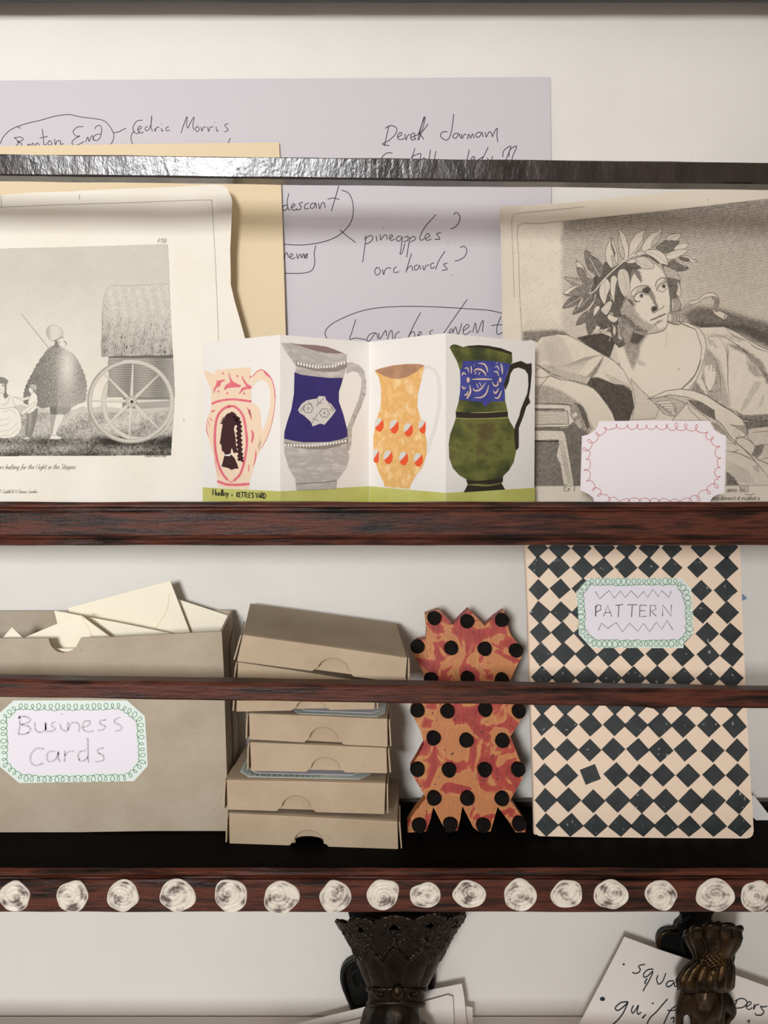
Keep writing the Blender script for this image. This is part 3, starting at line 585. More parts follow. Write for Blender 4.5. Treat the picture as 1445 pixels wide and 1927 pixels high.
t.line([(120, 643.5), (124, 644), (125, 648)], 1.8, .9); t.line([(114, 636), (119, 634.5)], 1.4, .8); t.fill([(109, 641), (113, 641), (113, 648), (110, 647)], .5, soft=1)
hat = [(87.5, 622), (90, 616), (96, 612), (103, 612), (111, 615), (117, 621), (118.8, 628), (116, 633), (108, 638), (101, 641.5), (95, 640), (90, 634), (87.5, 628)]
t.fill(hat, lambda x, y: .22+.3*np.clip((98-x)/11, 0, 1)+.12*np.clip((x-110)/8, 0, 1), out=.9, sm=3); t.line([(100, 641.5), (109, 638.5), (117, 633)], 1.7, .9)
# boy
t.fill([(51, 777), (71, 768), (71, 780), (67, 796), (63, 812), (58, 824), (53, 822), (48, 824), (47, 812), (50, 795)], .68, out=.8)
t.fill([(55, 778), (60, 776), (58, 800), (54, 818)], -.2, soft=2, add=True)
t.fill([(59, 740), (64, 737), (70, 745), (70.5, 758), (68, 769), (62, 775), (54, 779), (50, 777), (54, 768), (53, 756)], .08, out=.8)
t.fill([(30, 747), (44, 749), (56, 745), (55, 751), (44, 754), (31, 750), (26, 746)], .12, out=.7); t.fill([(40, 775), (52, 766), (65, 756), (68, 760), (57, 770), (45, 779), (40, 781)], .08, out=.7)
t.fill([(55, 729), (62, 731), (62, 739), (57, 740), (54, 735)], .12, out=.6); t.fill([(56, 725), (62, 722.5), (68, 725), (69.5, 731), (67, 737), (63, 733), (57, 730)], .42, out=.9); t.line([(56, 728), (68, 735)], 1.3, .9)
t.fill([(41, 826), (53, 821.5), (54, 826)], .06, out=.7)
# seated woman
t.fill([(-20, 770), (10, 765), (28, 767), (36, 774), (40, 788), (41, 802), (36, 815), (26, 823), (8, 825), (-20, 821)], .07, out=.9)
for P in ([(-20, 782), (5, 790), (18, 785)], [(0, 812), (20, 808), (32, 796)], [(-10, 800), (10, 800), (22, 790)], [(5, 775), (20, 772), (30, 778)], [(2, 820), (20, 818), (34, 806)]): t.line(P, 1.6, .4)
t.fill([(-20, 745), (0, 740), (14, 742), (24, 748), (29, 766), (16, 768), (-20, 770)], .1, out=.7); t.line([(4, 762), (14, 758), (17, 748)], 1.1, .7)
t.fill([(-12, 722), (10, 721), (9, 732), (4, 738), (-4, 742), (-12, 740)], .1, out=.7); t.fill(t.ell(5.5, 725.5, 2.2, 1.2), .9); t.line([(-1, 732), (2, 734)], 1.2, .8)
t.fill([(8, 722), (12.5, 724), (12, 738), (16, 746), (9, 751), (6, 744), (9, 735)], .72)
t.fill([(-14, 712), (-2, 709), (8, 711), (15.5, 716.5), (13, 723), (0, 721), (-14, 724)], .68, out=1.1); t.line([(-10, 717), (14, 719)], .9, .95)
dither = (t.N1-.5)*.10
ink = np.clip(np.maximum(np.clip(t.T*1.08, 0, 1), t.L*.85)+dither*np.clip(t.T*3, 0, 1), 0, 1)
t.mesh('printed_picture', ink, d1, attr_mat('cart_engraving_ink', M['old1'], C(38, 32, 26)), le, clipm, .0003)

# ---------------- right engraving: figure crowned with laurel ----------------
re_ = tag(empty('engraving', tuple(U(1200, 948, .672))), 'aged etching of a laurel-crowned figure looking right, leaning behind the white scalloped card', 'print')
def d2(x, y):
    t = (y-360)/(950-360.0); b = 1/((1-t)/.708+t/.690)
    if isinstance(x, np.ndarray): k = np.clip((975-x)/45, 0, 1); g = np.clip((700-y)/320, 0, 1)
    else: k = min(1, max(0, (975-x)/45)); g = min(1, max(0, (700-y)/320))
    return b-.006*k*k*g
o2 = [(945, 388), (990, 386), (1060, 382), (1140, 374), (1220, 366), (1300, 358), (1380, 350), (1445, 344), (1530, 335), (1530, sb(.69)-.4), (958, sb(.69)-.4), (956, 860), (951, 760), (946, 640), (944, 560), (943, 480), (942, 430), (939, 395)]
sheet('sheet', o2, d2, M['old2'], re_, .0003, 20)
fl = Flat(d2, .0004)
fl.stroke([(983, 640), (978, 560), (976, 480), (974.5, 424), (1010, 421), (1100, 412), (1250, 397), (1445, 374), (1520, 366)], 1.0, sm=2)
fl.stroke([(968, 560), (965, 480), (963, 430), (963, 412), (966, 405), (975, 401), (1020, 397), (1100, 389)], .7, sm=2)
fl.stroke([(1000, 914.5), (1100, 914), (1300, 914.5), (1520, 912)], 1.0, sm=0)
fl.build('plate_mark', M['fadedink'], re_, 'stuff')
fl = Flat(d2, .0004)
write(fl, 'Ex T', 1060, 924, 12, 1.0, .15, dx=1.05)
write(fl, 'be. anno 1663.', 1352, 926, 11, .9, .05, dx=.92); fl.stroke([(1401, 930), (1410, 931), (1420, 929)], .9)
write(fl, 'aterius delineavit et incidebat a', 1332, 940.5, 8.4, .8, .05, dx=.87)
fl.build('caption', M['brownink'], re_, 'stuff')
z3 = lambda *p: [(1040+x/7.225, 420+y/7.225) for x, y in p]
z4 = lambda *p: [(1140+x/7.605, 420+y/7.605) for x, y in p]
z5 = lambda *p: [(1000+x/5.504, 600+y/5.504) for x, y in p]
z6 = lambda *p: [(1220+x/4.48, 520+y/4.48) for x, y in p]
t = Tone(972, 366, 1476, 916, .78); X, Y = t.X, t.Y
top = 424-(X-975)*(50/470)
clipm = (Y > top+1) & (Y < 914) & (X > 975+np.clip((Y-560)/90, 0, 1)*6)
t.A[:] = -.085
t.T[:] = np.clip((.42-.16*np.clip((Y-430)/150, 0, 1)+.12*np.exp(-((Y-top)/26)**2))*np.clip((X-1052-5*(t.N-.5)-8*(t.N2-.5))/9, 0, 1), 0, 1)
t.T[:] = np.where(X < 1062, np.maximum(t.T, (.05+.12*(t.N1 > .9))*(t.N2 > .4)), t.T)
# cross-hatched ground behind the shoulders
t.fill([(983, 622), (1010, 618), (1045, 616), (1070, 628), (1075, 642), (983, 646)], .6, soft=3)
t.fill([(985, 604), (1030, 600), (1060, 612), (1060, 620), (985, 622)], .14, soft=3)
t.fill([(1285, 588), (1310, 576), (1345, 578), (1380, 588), (1420, 600), (1480, 615), (1480, 665), (1440, 650), (1390, 625), (1340, 620), (1300, 622)], .66, soft=5)
t.fill([(1300, 606), (1400, 612), (1480, 640), (1480, 668), (1400, 640), (1310, 622)], .12, soft=3, add=True)
# sleeve and arm at the left
sl_ = z5((-100,225),(0,215),(60,240),(100,190),(190,172),(280,160),(360,165),(420,190),(470,215),(600,290),(740,370),(860,440),(960,540),(1010,640),(1050,730),(960,690),(840,670),(700,610),(620,600),(570,680),(470,650),(330,610),(200,580),(60,480),(-100,440))
t.fill(z5((470,195),(590,170),(720,150),(860,200),(930,180),(1000,330),(1060,460),(900,440),(810,400),(740,370),(600,290)), .86, .5, out=1)
t.fill(z5((810,400),(870,230),(915,260),(910,480),(860,440)), .2, .9, out=1)
t.fill(z5((905,240),(960,200),(1060,455),(960,440),(915,440)), .7, 1.0)
t.fill(sl_, .07, -.35, out=1.1)
for a in range(26):
    y0 = 180+a*11; t.line(z5((110+a*3, y0+30), (220, y0-4+a*1.5), (330+a*5, y0+22)), .8, .55, taper=True)
for a in range(22): t.line(z5((180+a*14, 500+a*4), (380+a*10, 470-a*2), (560+a*8, 400-a*1.2), (735, 382)), .8, .6, taper=True)
for a in range(16): t.line(z5((60, 250+a*13), (150, 235+a*13), (230, 262+a*12)), .8, .5, taper=True)
t.fill(z5((60,470),(200,480),(330,540),(470,570),(590,600),(560,680),(470,650),(330,610),(200,570)), .34, .25, soft=1.5)
t.fill(z5((560,610),(640,520),(745,390),(740,430),(680,560),(620,610)), .5, .7, soft=1)
t.line(z5((745,385),(700,470),(630,590),(572,682)), 1.2); t.line(z5((-50,480),(60,480),(200,560),(330,610)), 1.3)
t.fill(z5((750,560),(900,620),(1010,680),(1045,740),(950,690),(830,665)), .3, .1, soft=1.5)
# dark gap under the sleeve
t.fill(z5((575,680),(620,610),(700,615),(860,680),(950,690),(1060,760),(1110,840),(1130,960),(1125,1060),(870,1060),(830,960),(790,900),(700,780),(640,720)), .84, .75, out=1)
# arm
t.fill(z5((-100,860),(-100,620),(40,600),(120,610),(190,590),(300,630),(400,640),(570,690),(640,720),(700,780),(790,900),(840,980),(870,1070),(720,1080),(680,1130),(610,1190),(560,1200),(520,1150),(500,1000),(440,900),(350,880),(40,862)), .03, 1.2, out=1.1)
t.fill(z5((-100,700),(100,680),(200,700),(300,740),(400,800),(480,860),(560,930),(590,1030),(640,1140),(590,1190),(540,1150),(500,1000),(440,900),(350,880),(-100,860)), .45, 1.25, soft=2)
t.fill(z5((440,870),(520,890),(580,1000),(600,1130),(560,1150),(490,1000)), .3, 1.0, soft=1.5, add=True)
t.line(z5((60,790),(90,700),(140,640),(195,590),(300,625)), 1.1); t.line(z5((-50,650),(60,520),(130,520),(200,580)), 1)
# book, block and cloth
t.fill(z5((-100,870),(100,878),(300,885),(420,895),(400,990),(450,1060),(370,1120),(200,1122),(-100,1130)), .12, .02, out=1.2)
t.fill(z5((-100,930),(330,930),(375,960),(385,1090),(-100,1100)), .3, .03, out=1.3); t.fill(z5((-100,930),(330,930),(350,955),(-100,955)), .35, add=True, soft=1)
t.line(z5((-100,878),(300,885),(440,900)), 2); t.line(z5((-100,1125),(200,1122),(380,1115),(450,1060)), 1.8)
t.fill(z5((-100,1130),(380,1125),(450,1070),(520,1100),(600,1200),(530,1215),(510,1780),(440,1735),(400,1500),(350,1200),(-100,1150)), .66, .95)
t.fill(z5((400,900),(470,880),(560,1100),(600,1180),(540,1160),(440,1040)), .5, .7, out=.8); t.fill(z5((420,990),(460,955),(485,1000),(430,1030)), .1, out=.8); t.fill(z5((440,1070),(500,1020),(530,1120),(500,1140)), .35, 1.0, out=.7)
t.fill(z5((-100,1150),(330,1160),(350,1200),(400,1480),(440,1738),(-100,1738)), .14, .05, out=1)
t.fill(z5((-100,1258),(280,1258),(290,1300),(260,1420),(300,1500),(340,1738),(-100,1738)), .62, 1.25)
t.fill(z5((-100,1250),(285,1250),(285,1275),(-100,1275)), .3, add=True)
for a in range(6): t.line(z5((290+a*8, 1260), (320+a*9, 1450), (380+a*7, 1700)), .8, .6, taper=True)
# chest, neck
t.fill([(1156, 624), (1175, 616), (1200, 630), (1235, 622), (1256, 610), (1286, 612), (1310, 618), (1320, 654), (1318, 676), (1309, 703), (1296, 720), (1282, 732), (1253, 735), (1221, 752), (1205, 742), (1190, 728), (1180, 708), (1170, 690), (1163, 676), (1160, 650)], .02, .6)
t.T = np.clip(t.T+0, 0, 1)
t.fill(z4((180,1330),(330,1480),(450,1560),(600,1600),(560,1660),(500,1760),(480,1900),(420,2050),(380,2120),(320,1960),(260,1800),(200,1600),(160,1450)), .5, .72, soft=2)
t.fill(z4((380,1560),(560,1600),(500,1680),(450,1740),(350,1700)), .3, .3, soft=2, add=True)
t.fill(z5((1060,440),(1130,430),(1190,470),(1170,495),(1100,470)), .35, .9, soft=2)
# hair
hair = z3((600,640),(820,600),(940,530),(1100,520),(1230,640),(1200,700),(1080,720),(1050,860),(1010,1010),(1000,1100),(1000,1210),(900,1290),(880,1400),(930,1520),(990,1660),(900,1700),(820,1600),(800,1500),(660,1440),(540,1440),(480,1300),(500,1100),(520,900))
t.fill(hair, .74, 1.1)
for a in range(34):
    x0_ = RNG.uniform(560, 960); y0_ = RNG.uniform(960, 1560)
    (t.erase if a % 3 == 0 else t.line)(z3((x0_, y0_), (x0_+30, y0_+50), (x0_+10, y0_+110)), *((.7,) if a % 3 == 0 else (1.1, 1)))
t.fill(z3((640,1480),(700,1440),(770,1420),(740,1460),(680,1490)), .15, out=.8); t.fill(z3((820,1400),(850,1390),(860,1480),(840,1540),(815,1480)), .2, 1.2, out=.8)
t.fill(z3((880,1480),(920,1500),(950,1560),(930,1600),(890,1560)), .25, .4, out=.8)
for a in range(6): t.line(z3((870+a*14, 1500+a*14), (905+a*14, 1490+a*16), (930+a*12, 1520+a*15)), .9, 1)
# ear
t.fill(z3((740,1270),(760,1235),(800,1250),(860,1280),(905,1262),(880,1320),(840,1352),(800,1340),(750,1300)), .1, out=.9); t.fill(z3((770,1215),(810,1205),(835,1250),(800,1262)), .5, 1.0)
t.line(z3((820,1140),(860,1190),(895,1240),(880,1290)), 1.0, .9); t.line(z3((760,1210),(800,1200),(830,1230)), .9)
# face
face = z4((380,700),(440,640),(500,590),(560,560),(640,560),(710,580),(780,640),(860,760),(882,870),(915,980),(925,1100),(915,1250),(885,1390),(872,1470),(830,1530),(700,1570),(560,1590),(430,1560),(330,1480),(230,1380),(210,1250),(290,1080),(330,960),(350,850))
t.fill(face, .02, .8, out=.8)
t.fill(z4((280,1070),(370,1110),(430,1250),(520,1370),(620,1430),(700,1450),(760,1520),(700,1570),(560,1590),(430,1560),(330,1480),(220,1380),(210,1250)), .44, .75, soft=2.2)
t.fill(z4((200,1280),(300,1330),(420,1450),(560,1530),(640,1560),(560,1590),(430,1560),(330,1480),(220,1400)), .2, .3, soft=2, add=True)
t.fill(z4((290,1070),(350,1000),(400,1030),(400,1100),(450,1190),(380,1180)), .35, .9, soft=1.2, add=True)
t.fill(z4((600,900),(645,930),(690,1020),(720,1110),(755,1190),(745,1235),(690,1275),(655,1240),(655,1195),(700,1180),(660,1100),(620,1040),(570,1010),(500,990),(540,930)), .56, 1.1, soft=.8)
t.fill(z4((655,1200),(700,1190),(745,1215),(735,1240),(685,1275),(660,1245)), .35, soft=.5, add=True)
t.line(z4((350,1005),(385,960),(440,915),(520,893),(580,895),(620,912)), 1.6, .85); t.line(z4((712,905),(716,860),(745,815),(800,783),(855,778)), 1.6, .9)
t.fill(z4((440,920),(520,893),(600,900),(640,950),(600,1010),(560,990),(500,960),(420,1000)), .3, .8, soft=.8, add=True)
t.fill(z4((820,800),(872,770),(880,850),(850,860)), .5, .8, soft=.6)
def eye(cx, cy, w_, h_, rot, px_, py_):
    t.fill(t.ell(cx, cy, w_, h_, rot), .04); t.fill(t.ell(px_, py_, 3.6, 4.0), .7, 1.2, soft=.6); t.fill(t.ell(px_, py_-.3, 1.9, 2.2), 1, soft=.4)
e1 = z4((480,1058))[0]; eye(e1[0], e1[1], 9.5, 5.0, -.25, *z4((508,1040))[0])
t.line(z4((398,1080),(430,1020),(500,985),(548,1000),(575,1030)), 1.6, .95); t.line(z4((385,1060),(430,1000),(490,968),(550,985)), .8, .8)
t.fill(z4((400,1070),(420,1105),(460,1120),(500,1095),(480,1130),(430,1135),(400,1105)), .75, .6)
e2 = z4((805,922))[0]; eye(e2[0], e2[1], 7.8, 5.2, -.5, *z4((828,903))[0])
t.line(z4((725,965),(755,905),(800,865),(850,850),(875,862)), 1.5, .95); t.line(z4((718,940),(750,880),(800,840),(860,830)), .8, .8); t.line(z4((755,962),(800,985),(840,965),(868,935)), 1.3, .8)
t.line(z4((650,1225),(672,1280),(700,1278),(745,1245),(790,1222),(822,1205),(828,1175)), 1.3, .9); t.line(z4((665,1190),(655,1230),(672,1262)), 1.3, .9)
t.line(z4((640,1388),(700,1366),(745,1348),(762,1330),(790,1332),(820,1310),(852,1298)), 2.0, 1); t.fill(z4((650,1385),(710,1340),(760,1318),(850,1296),(790,1340),(740,1355)), .28, .6, soft=.5)
t.fill(z4((690,1440),(740,1400),(830,1368),(800,1410),(740,1440),(700,1470)), .5, .6, soft=.8); t.fill(z4((690,1480),(740,1520),(820,1500),(850,1450),(830,1530),(700,1572),(600,1580)), .3, .7, soft=1.2)
t.line(z4((560,1592),(700,1572),(790,1548),(835,1528),(872,1470),(886,1390),(915,1250),(925,1100),(912,975),(880,868)), 1.3, .95)
t.line(z4((860,1540),(870,1650),(850,1790)), .7, .5)
# leaf shadow on the brow
t.fill(z4((390,640),(450,650),(500,720),(525,830),(500,860),(460,800),(410,720),(380,760),(345,800),(350,740)), .58, .95, soft=.5)
# hair and curls to the right of the face
t.fill(z4((790,580),(900,600),(1000,660),(1060,800),(1070,1050),(1020,1040),(1080,1170),(1060,1260),(930,1270),(920,1100),(900,940),(875,790),(830,680)), .68, 1.2, out=.8)
t.fill(z4((940,1080),(1040,1080),(1078,1170),(1050,1250),(940,1265)), .15, 1.2, out=.9)
for a in range(6): t.line(z4((945+a*18, 1090), (975+a*18, 1160), (950+a*18, 1255)), 1.1, .95)
t.fill(z4((890,1290),(1010,1280),(1100,1290),(1140,1340),(1110,1420),(1040,1450),(950,1430),(880,1400)), .16, 1.2, out=1.2)
for a in range(9): t.line(z4((925+a*22, 1295), (950+a*22, 1360), (920+a*23, 1425)), 1.5 if a % 2 else .9, .95)
t.fill(z4((880,1390),(950,1430),(1040,1450),(1060,1465),(960,1450),(880,1420)), .7)
# leaves of the wreath
leaves = [
 (z3((650,730),(680,600),(715,525),(760,570),(815,625),(740,690)), .72, .8), (z3((560,735),(620,720),(665,750),(600,820),(555,830)), .8, .3),
 (z3((150,740),(240,738),(330,740),(440,830),(400,850),(290,865),(220,800)), .5, .5), (z3((320,505),(350,540),(430,600),(480,700),(550,760),(555,840),(430,838),(400,790),(340,690),(325,600)), .6, .9),
 (z3((320,520),(400,570),(440,640),(500,720),(550,750),(480,740),(430,640),(370,600),(330,600)), .08, 0), (z3((435,375),(480,380),(560,440),(610,480),(650,550),(685,600),(675,680),(645,740),(560,690),(480,620),(440,500)), .62, .55),
 (z3((500,400),(570,430),(620,480),(690,590),(665,560),(600,480),(540,440)), .05, 0),
 (z3((140,960),(240,880),(330,850),(430,848),(520,855),(480,960),(400,985),(300,990),(220,992)), .58, .3), (z3((140,960),(200,900),(320,850),(430,846),(330,870),(240,930),(210,962)), .06, 0),
 (z3((130,1155),(180,1070),(260,1000),(410,990),(370,1060),(290,1130),(200,1150)), .64, -.5), (z3((265,1235),(330,1120),(400,1010),(520,960),(560,1010),(500,1120),(420,1190),(340,1225)), .66, -.6), (z3((330,1140),(390,1030),(420,1005),(395,1080),(345,1150)), .05, 0),
 (z3((315,1388),(360,1280),(440,1210),(520,1160),(480,1290),(440,1350),(380,1375)), .62, -.6), (z3((490,1530),(450,1350),(480,1230),(560,1080),(600,1010),(650,1040),(640,1200),(600,1330),(560,1440)), .66, -1.0),
 (z3((470,1250),(490,1140),(560,1040),(570,960),(590,980),(560,1080),(510,1160)), .05, 0), (z3((550,1240),(570,1150),(620,1120),(640,1160),(600,1220),(570,1258)), .06, 0),
 (z3((520,1520),(570,1450),(590,1390),(650,1420),(600,1480),(550,1510)), .12, -.8), (z3((720,1250),(650,1180),(700,1120),(760,1060),(810,1080),(780,1180),(740,1240)), .2, .9),
 (z3((640,860),(680,770),(720,740),(770,800),(782,880),(740,980),(720,1080),(700,1105),(650,1020),(630,940)), .1, 1.3), (z3((785,840),(790,740),(840,710),(880,760),(860,830),(840,1000),(838,1080),(810,1030),(785,940)), .12, 1.3),
 (z3((880,700),(900,640),(960,620),(1020,660),(1045,760),(1050,880),(1020,960),(990,1015),(930,940),(890,820)), .2, 1.2),
 (z3((905,600),(960,560),(1090,560),(1180,610),(1130,625),(1010,590)), .75, .1),
 (z3((715,470),(720,350),(750,280),(805,190),(790,270),(830,330),(865,390),(880,500),(870,540),(845,470),(800,440),(820,610),(760,570)), .16, 1.2),
 (z3((805,190),(800,240),(840,330),(860,380),(845,470),(820,380),(790,300)), .6, 1.2), (z3((820,200),(835,290),(870,370),(885,520),(870,545),(840,470),(850,400),(800,270)), .05, 0),
 (z4((170,230),(180,110),(190,95),(215,110),(280,180),(300,260),(325,350),(320,460),(290,515),(235,505),(200,440),(175,330)), .08, 1.2), (z4((170,230),(185,130),(220,260),(250,360),(270,470),(235,505),(200,440),(175,330)), .3, 1.1),
 (z4((330,500),(330,400),(345,280),(400,200),(440,140),(580,95),(535,160),(530,270),(460,380),(400,450)), .1, -.9), (z4((300,520),(380,430),(440,370),(530,230),(535,280),(470,380),(380,480)), .24, -.8),
 (z4((510,370),(520,320),(580,220),(660,140),(740,120),(800,75),(795,150),(760,240),(700,320),(620,370),(545,412)), .12, -.8), (z4((700,200),(790,130),(770,230),(700,310),(640,340)), .36, -.7),
 (z4((715,355),(780,290),(850,245),(940,240),(1055,262),(1000,330),(960,400),(850,435),(790,400)), .66, -.2), (z4((860,240),(900,170),(1000,150),(1075,150),(1060,200),(1010,250),(940,245)), .14, -.2),
 (z4((970,385),(1020,310),(1100,290),(1180,290),(1140,360),(1060,375)), .1, -.3), (z4((860,450),(960,400),(1060,378),(1180,370),(1130,430),(1040,480),(960,515),(880,510)), .06, -.2),
 (z4((1040,500),(1080,475),(1150,480),(1190,520),(1180,550),(1110,540)), .7, .2), (z4((1060,480),(1150,465),(1210,490),(1240,520),(1310,530),(1270,562),(1210,555),(1180,500)), .06, 0),
 (z4((890,560),(960,530),(1020,540),(1100,590),(1190,640),(1120,680),(1020,685),(930,640),(900,610)), .66, .2), (z4((980,520),(1050,545),(1120,590),(1160,640),(1080,590),(1000,545)), .05, 0),
 (z4((820,610),(900,630),(1000,680),(1040,750),(1070,820),(960,790),(880,780),(840,700)), .4, .8), (z4((1020,840),(1050,860),(1075,960),(1070,1050),(1030,1040),(1000,1010),(1030,930)), .2, 1.3),
 (z4((545,405),(640,378),(740,385),(830,440),(870,510),(890,600),(820,585),(730,570),(690,500),(620,460)), .1, .6), (z4((420,500),(500,470),(560,480),(640,540),(690,600),(670,650),(560,655),(480,640),(430,560)), .2, .6),
 (z4((290,565),(360,520),(420,510),(430,560),(360,575)), .12, .4), (z4((280,575),(380,580),(460,600),(510,650),(420,640),(340,610)), .7, .3), (z4((430,495),(540,455),(640,470),(760,560),(740,575),(620,490),(520,475)), .75, .3)]
for P, tn, an in leaves: t.fill(P, tn, an, sm=2, out=1.0)
for P in (z3((500,470),(560,580),(640,730)), z4((480,200),(420,330),(330,490)), z4((770,130),(650,250),(545,400)), z3((180,1130),(300,1060),(400,1000)), z3((300,1200),(420,1090),(520,980)), z3((190,750),(300,790),(430,835))): t.erase(P, .5)
for P in (z4((560,410),(660,430),(780,490),(885,600)), z4((430,540),(540,590),(660,645)), z3((700,790),(710,900),(710,1090)), z3((950,650),(990,800),(985,1000)), z4((880,460),(1000,430),(1170,375)), z4((900,230),(1000,190),(1070,155))): t.line(P, .7, .6)
t.erase(z3((520,960),(590,900),(640,830),(740,720),(880,590),(1000,490),(1150,420),(1230,395)), 1.9)
t.line(z3((600,920),(650,850),(750,735),(890,605),(1010,505),(1150,440)), .8, .8); t.line(z3((530,935),(600,850),(720,700),(850,580),(980,478)), .6, .7)
# flying ribbon
t.fill(z6((265,292),(310,250),(350,210),(430,190),(460,155),(500,138),(550,140),(585,165),(600,205),(590,260),(570,300),(600,290),(670,325),(645,372),(600,345),(560,320),(540,290),(560,220),(530,170),(480,180),(430,212),(380,240),(330,275),(290,296)), .08, .9, out=1.1)
t.fill(z6((530,168),(580,170),(600,205),(590,260),(565,305),(545,280),(562,220)), .55, .2); t.fill(z6((270,292),(350,225),(380,235),(320,275)), .5, -.6); t.line(z6((655,322),(640,345),(645,370)), 1.6)
# mantle over the shoulder
man = z6((250,380),(330,390),(440,430),(640,425),(740,470),(820,520),(940,590),(1008,620),(1150,680),(1150,1230),(780,1210),(690,1120),(600,1080),(490,1000),(350,960),(270,955),(340,890),(400,820),(440,700),(450,600),(400,450),(300,410))
t.fill(man, .06, .9, out=1.2)
t.fill(z6((250,380),(330,390),(430,440),(470,500),(490,590),(470,700),(440,790),(400,880),(340,955),(280,955),(380,850),(435,740),(450,600),(400,450)), .05, .8, out=1.1)
F6 = [((490,590),(540,650),(590,760),(610,880),(612,1060),(560,1060),(500,1010),(470,900),(440,860),(470,720)), ((540,640),(600,700),(640,860),(670,1000),(690,1110),(610,1080),(610,880),(575,740)), ((350,960),(400,875),(440,930),(490,1010),(420,985)),
      ((640,560),(760,580),(830,620),(960,720),(1008,820),(1150,900),(1150,1000),(1008,920),(940,800),(820,660),(700,600)), ((430,490),(560,480),(700,490),(820,530),(800,560),(660,520),(520,510)), ((820,690),(920,760),(960,850),(900,850),(840,790)), ((480,500),(560,560),(600,600),(560,600),(500,560))]
TN = [.46, .4, .55, .52, .3, .42, .35]
for P, tn in zip(F6, TN): t.fill(z6(*P), tn, .85, soft=1.8)
t.fill(z6((900,880),(960,900),(840,1080),(770,1160),(790,1080)), .3, -.9, soft=1); t.fill(z6((960,1000),(980,1000),(960,1090),(920,1110)), .3, -.9, soft=1)
t.fill(z6((470,760),(540,740),(570,820),(560,920),(520,980),(480,900)), .04, .8, soft=1.5)
t.fill(z6((700,1110),(800,1170),(1008,1160),(1150,1170),(1150,1230),(1008,1230),(800,1220)), .6, .1, soft=1.5)
for P in (((480,520),(600,500),(720,560),(840,660),(960,800),(1000,900)), ((500,600),(570,720),(605,860),(612,1050)), ((580,500),(650,600),(670,760),(670,900),(690,1080)), ((660,560),(672,640),(665,760)), ((640,430),(720,500),(820,540)), ((820,530),(900,600),(1008,640)),
          ((570,830),(560,900),(520,970)), ((520,740),(510,790)), ((450,850),(500,960)), ((690,1110),(760,1180),(860,1210),(1008,1180)), ((480,1000),(600,1070),(700,1130)), ((540,740),(545,800)), ((960,790),(985,830),(1008,880)), ((270,955),(350,890),(410,800),(445,700))): t.line(z6(*P), 1.4, .9, taper=True)
t.line(z6((515,972),(530,968)), 2.2, .9)
# folded band across the front, and the cloth below it
low = [(1160, 735), (1222, 750), (1290, 740), (1400, 790), (1476, 790), (1476, 913), (983, 913), (1100, 820), (1180, 800), (1200, 790)]
t.fill(z6((-150,900),(-60,960),(0,1030),(100,1110),(330,1130),(540,1210),(640,1300),(740,1410),(900,1500),(1150,1560),(1150,1770),(-560,1770),(-480,1300),(-160,1220),(-120,1100)), .12, .25)
t.fill(z6((-150,860),(-60,960),(20,1030),(90,1120),(60,1200),(-140,1210),(-110,1060)), .2, .8, out=.9)
t.fill(z6((10,1035),(120,1010),(250,1040),(330,1080),(230,1190),(130,1160),(70,1090)), .35, .5, out=1)
for a in range(5): t.fill(z6((60+a*30, 1060+a*18), (180+a*14, 1045+a*26), (240-a*4, 1100+a*18), (120+a*20, 1110+a*14)), .06, .3, out=1)
t.fill(z6((200,1215),(330,1065),(360,1110),(500,1215)), .06, .9, out=1); t.fill(z6((320,1060),(420,1140),(520,1215),(440,1215),(350,1130)), .15, .5, out=1)
t.fill(z6((330,1040),(440,1060),(560,1130),(565,1210),(480,1165),(400,1110)), .66, .9, out=1)
band = z6((-10,1035),(60,1005),(150,965),(270,950),(380,965),(490,1005),(600,1080),(720,1150),(800,1215),(835,1250),(832,1330),(800,1355),(760,1350),(735,1370),(740,1405),(690,1350),(620,1250),(560,1200),(555,1130),(440,1060),(330,1020),(180,1000),(60,1025))
t.fill(band, .05, .7, out=1.3); t.fill(z6((690,1250),(760,1262),(828,1255),(828,1335),(780,1300),(720,1262)), .45, .9, out=.9); t.fill(z6((720,1262),(800,1320),(760,1350),(730,1370),(700,1330)), .2, .8, soft=1)
t.fill(z6((520,1215),(600,1250),(720,1400),(760,1450),(620,1330),(560,1290)), .5, .8, soft=1); t.fill(z6((735,1370),(800,1360),(860,1390),(910,1440),(870,1510),(800,1450),(745,1405)), .14, .9, out=1.1)
t.fill(z6((840,1280),(1150,1240),(1150,1330),(1000,1420),(900,1430),(840,1360)), .2, -.1, out=1); t.fill(z6((790,1225),(1150,1195),(1150,1250),(840,1290)), .66, -.1, soft=1)
t.fill(z6((900,1430),(980,1410),(960,1480),(920,1540),(870,1510)), .6, -.6, soft=1)
for P in (((860,1520),(960,1560),(1150,1640)), ((650,1410),(760,1420),(900,1560),(1008,1690)), ((660,1470),(780,1500),(900,1560)), ((920,1550),(1008,1530),(1150,1540)), ((840,1320),(950,1310),(1150,1290)), ((650,1660),(700,1720),(760,1765)), ((640,1470),(720,1480),(760,1460))): t.line(z6(*P), 1.5, .9, taper=True)
t.fill(z6((655,1640),(720,1690),(770,1765),(655,1765)), .66, .5, soft=1); t.fill(z6((870,1600),(930,1590),(940,1660),(900,1640)), .35, -.4, soft=1.2)
for a in range(16): t.line(z6((660, 1560+a*11), (740, 1590+a*9), (840+a*4, 1640+a*7)), .7, .5, taper=True)
# oval nick of the white card hides the middle; ground line
sk = (t.N1 > .992)*(t.T < .12)*.25
ink = np.clip(t.hatch(2.9, 2.6)+sk, 0, 1)
t.mesh('printed_picture', ink, d2, attr_mat('laurel_etching_ink', M['old2'], C(42, 33, 26)), re_, clipm, .0003)

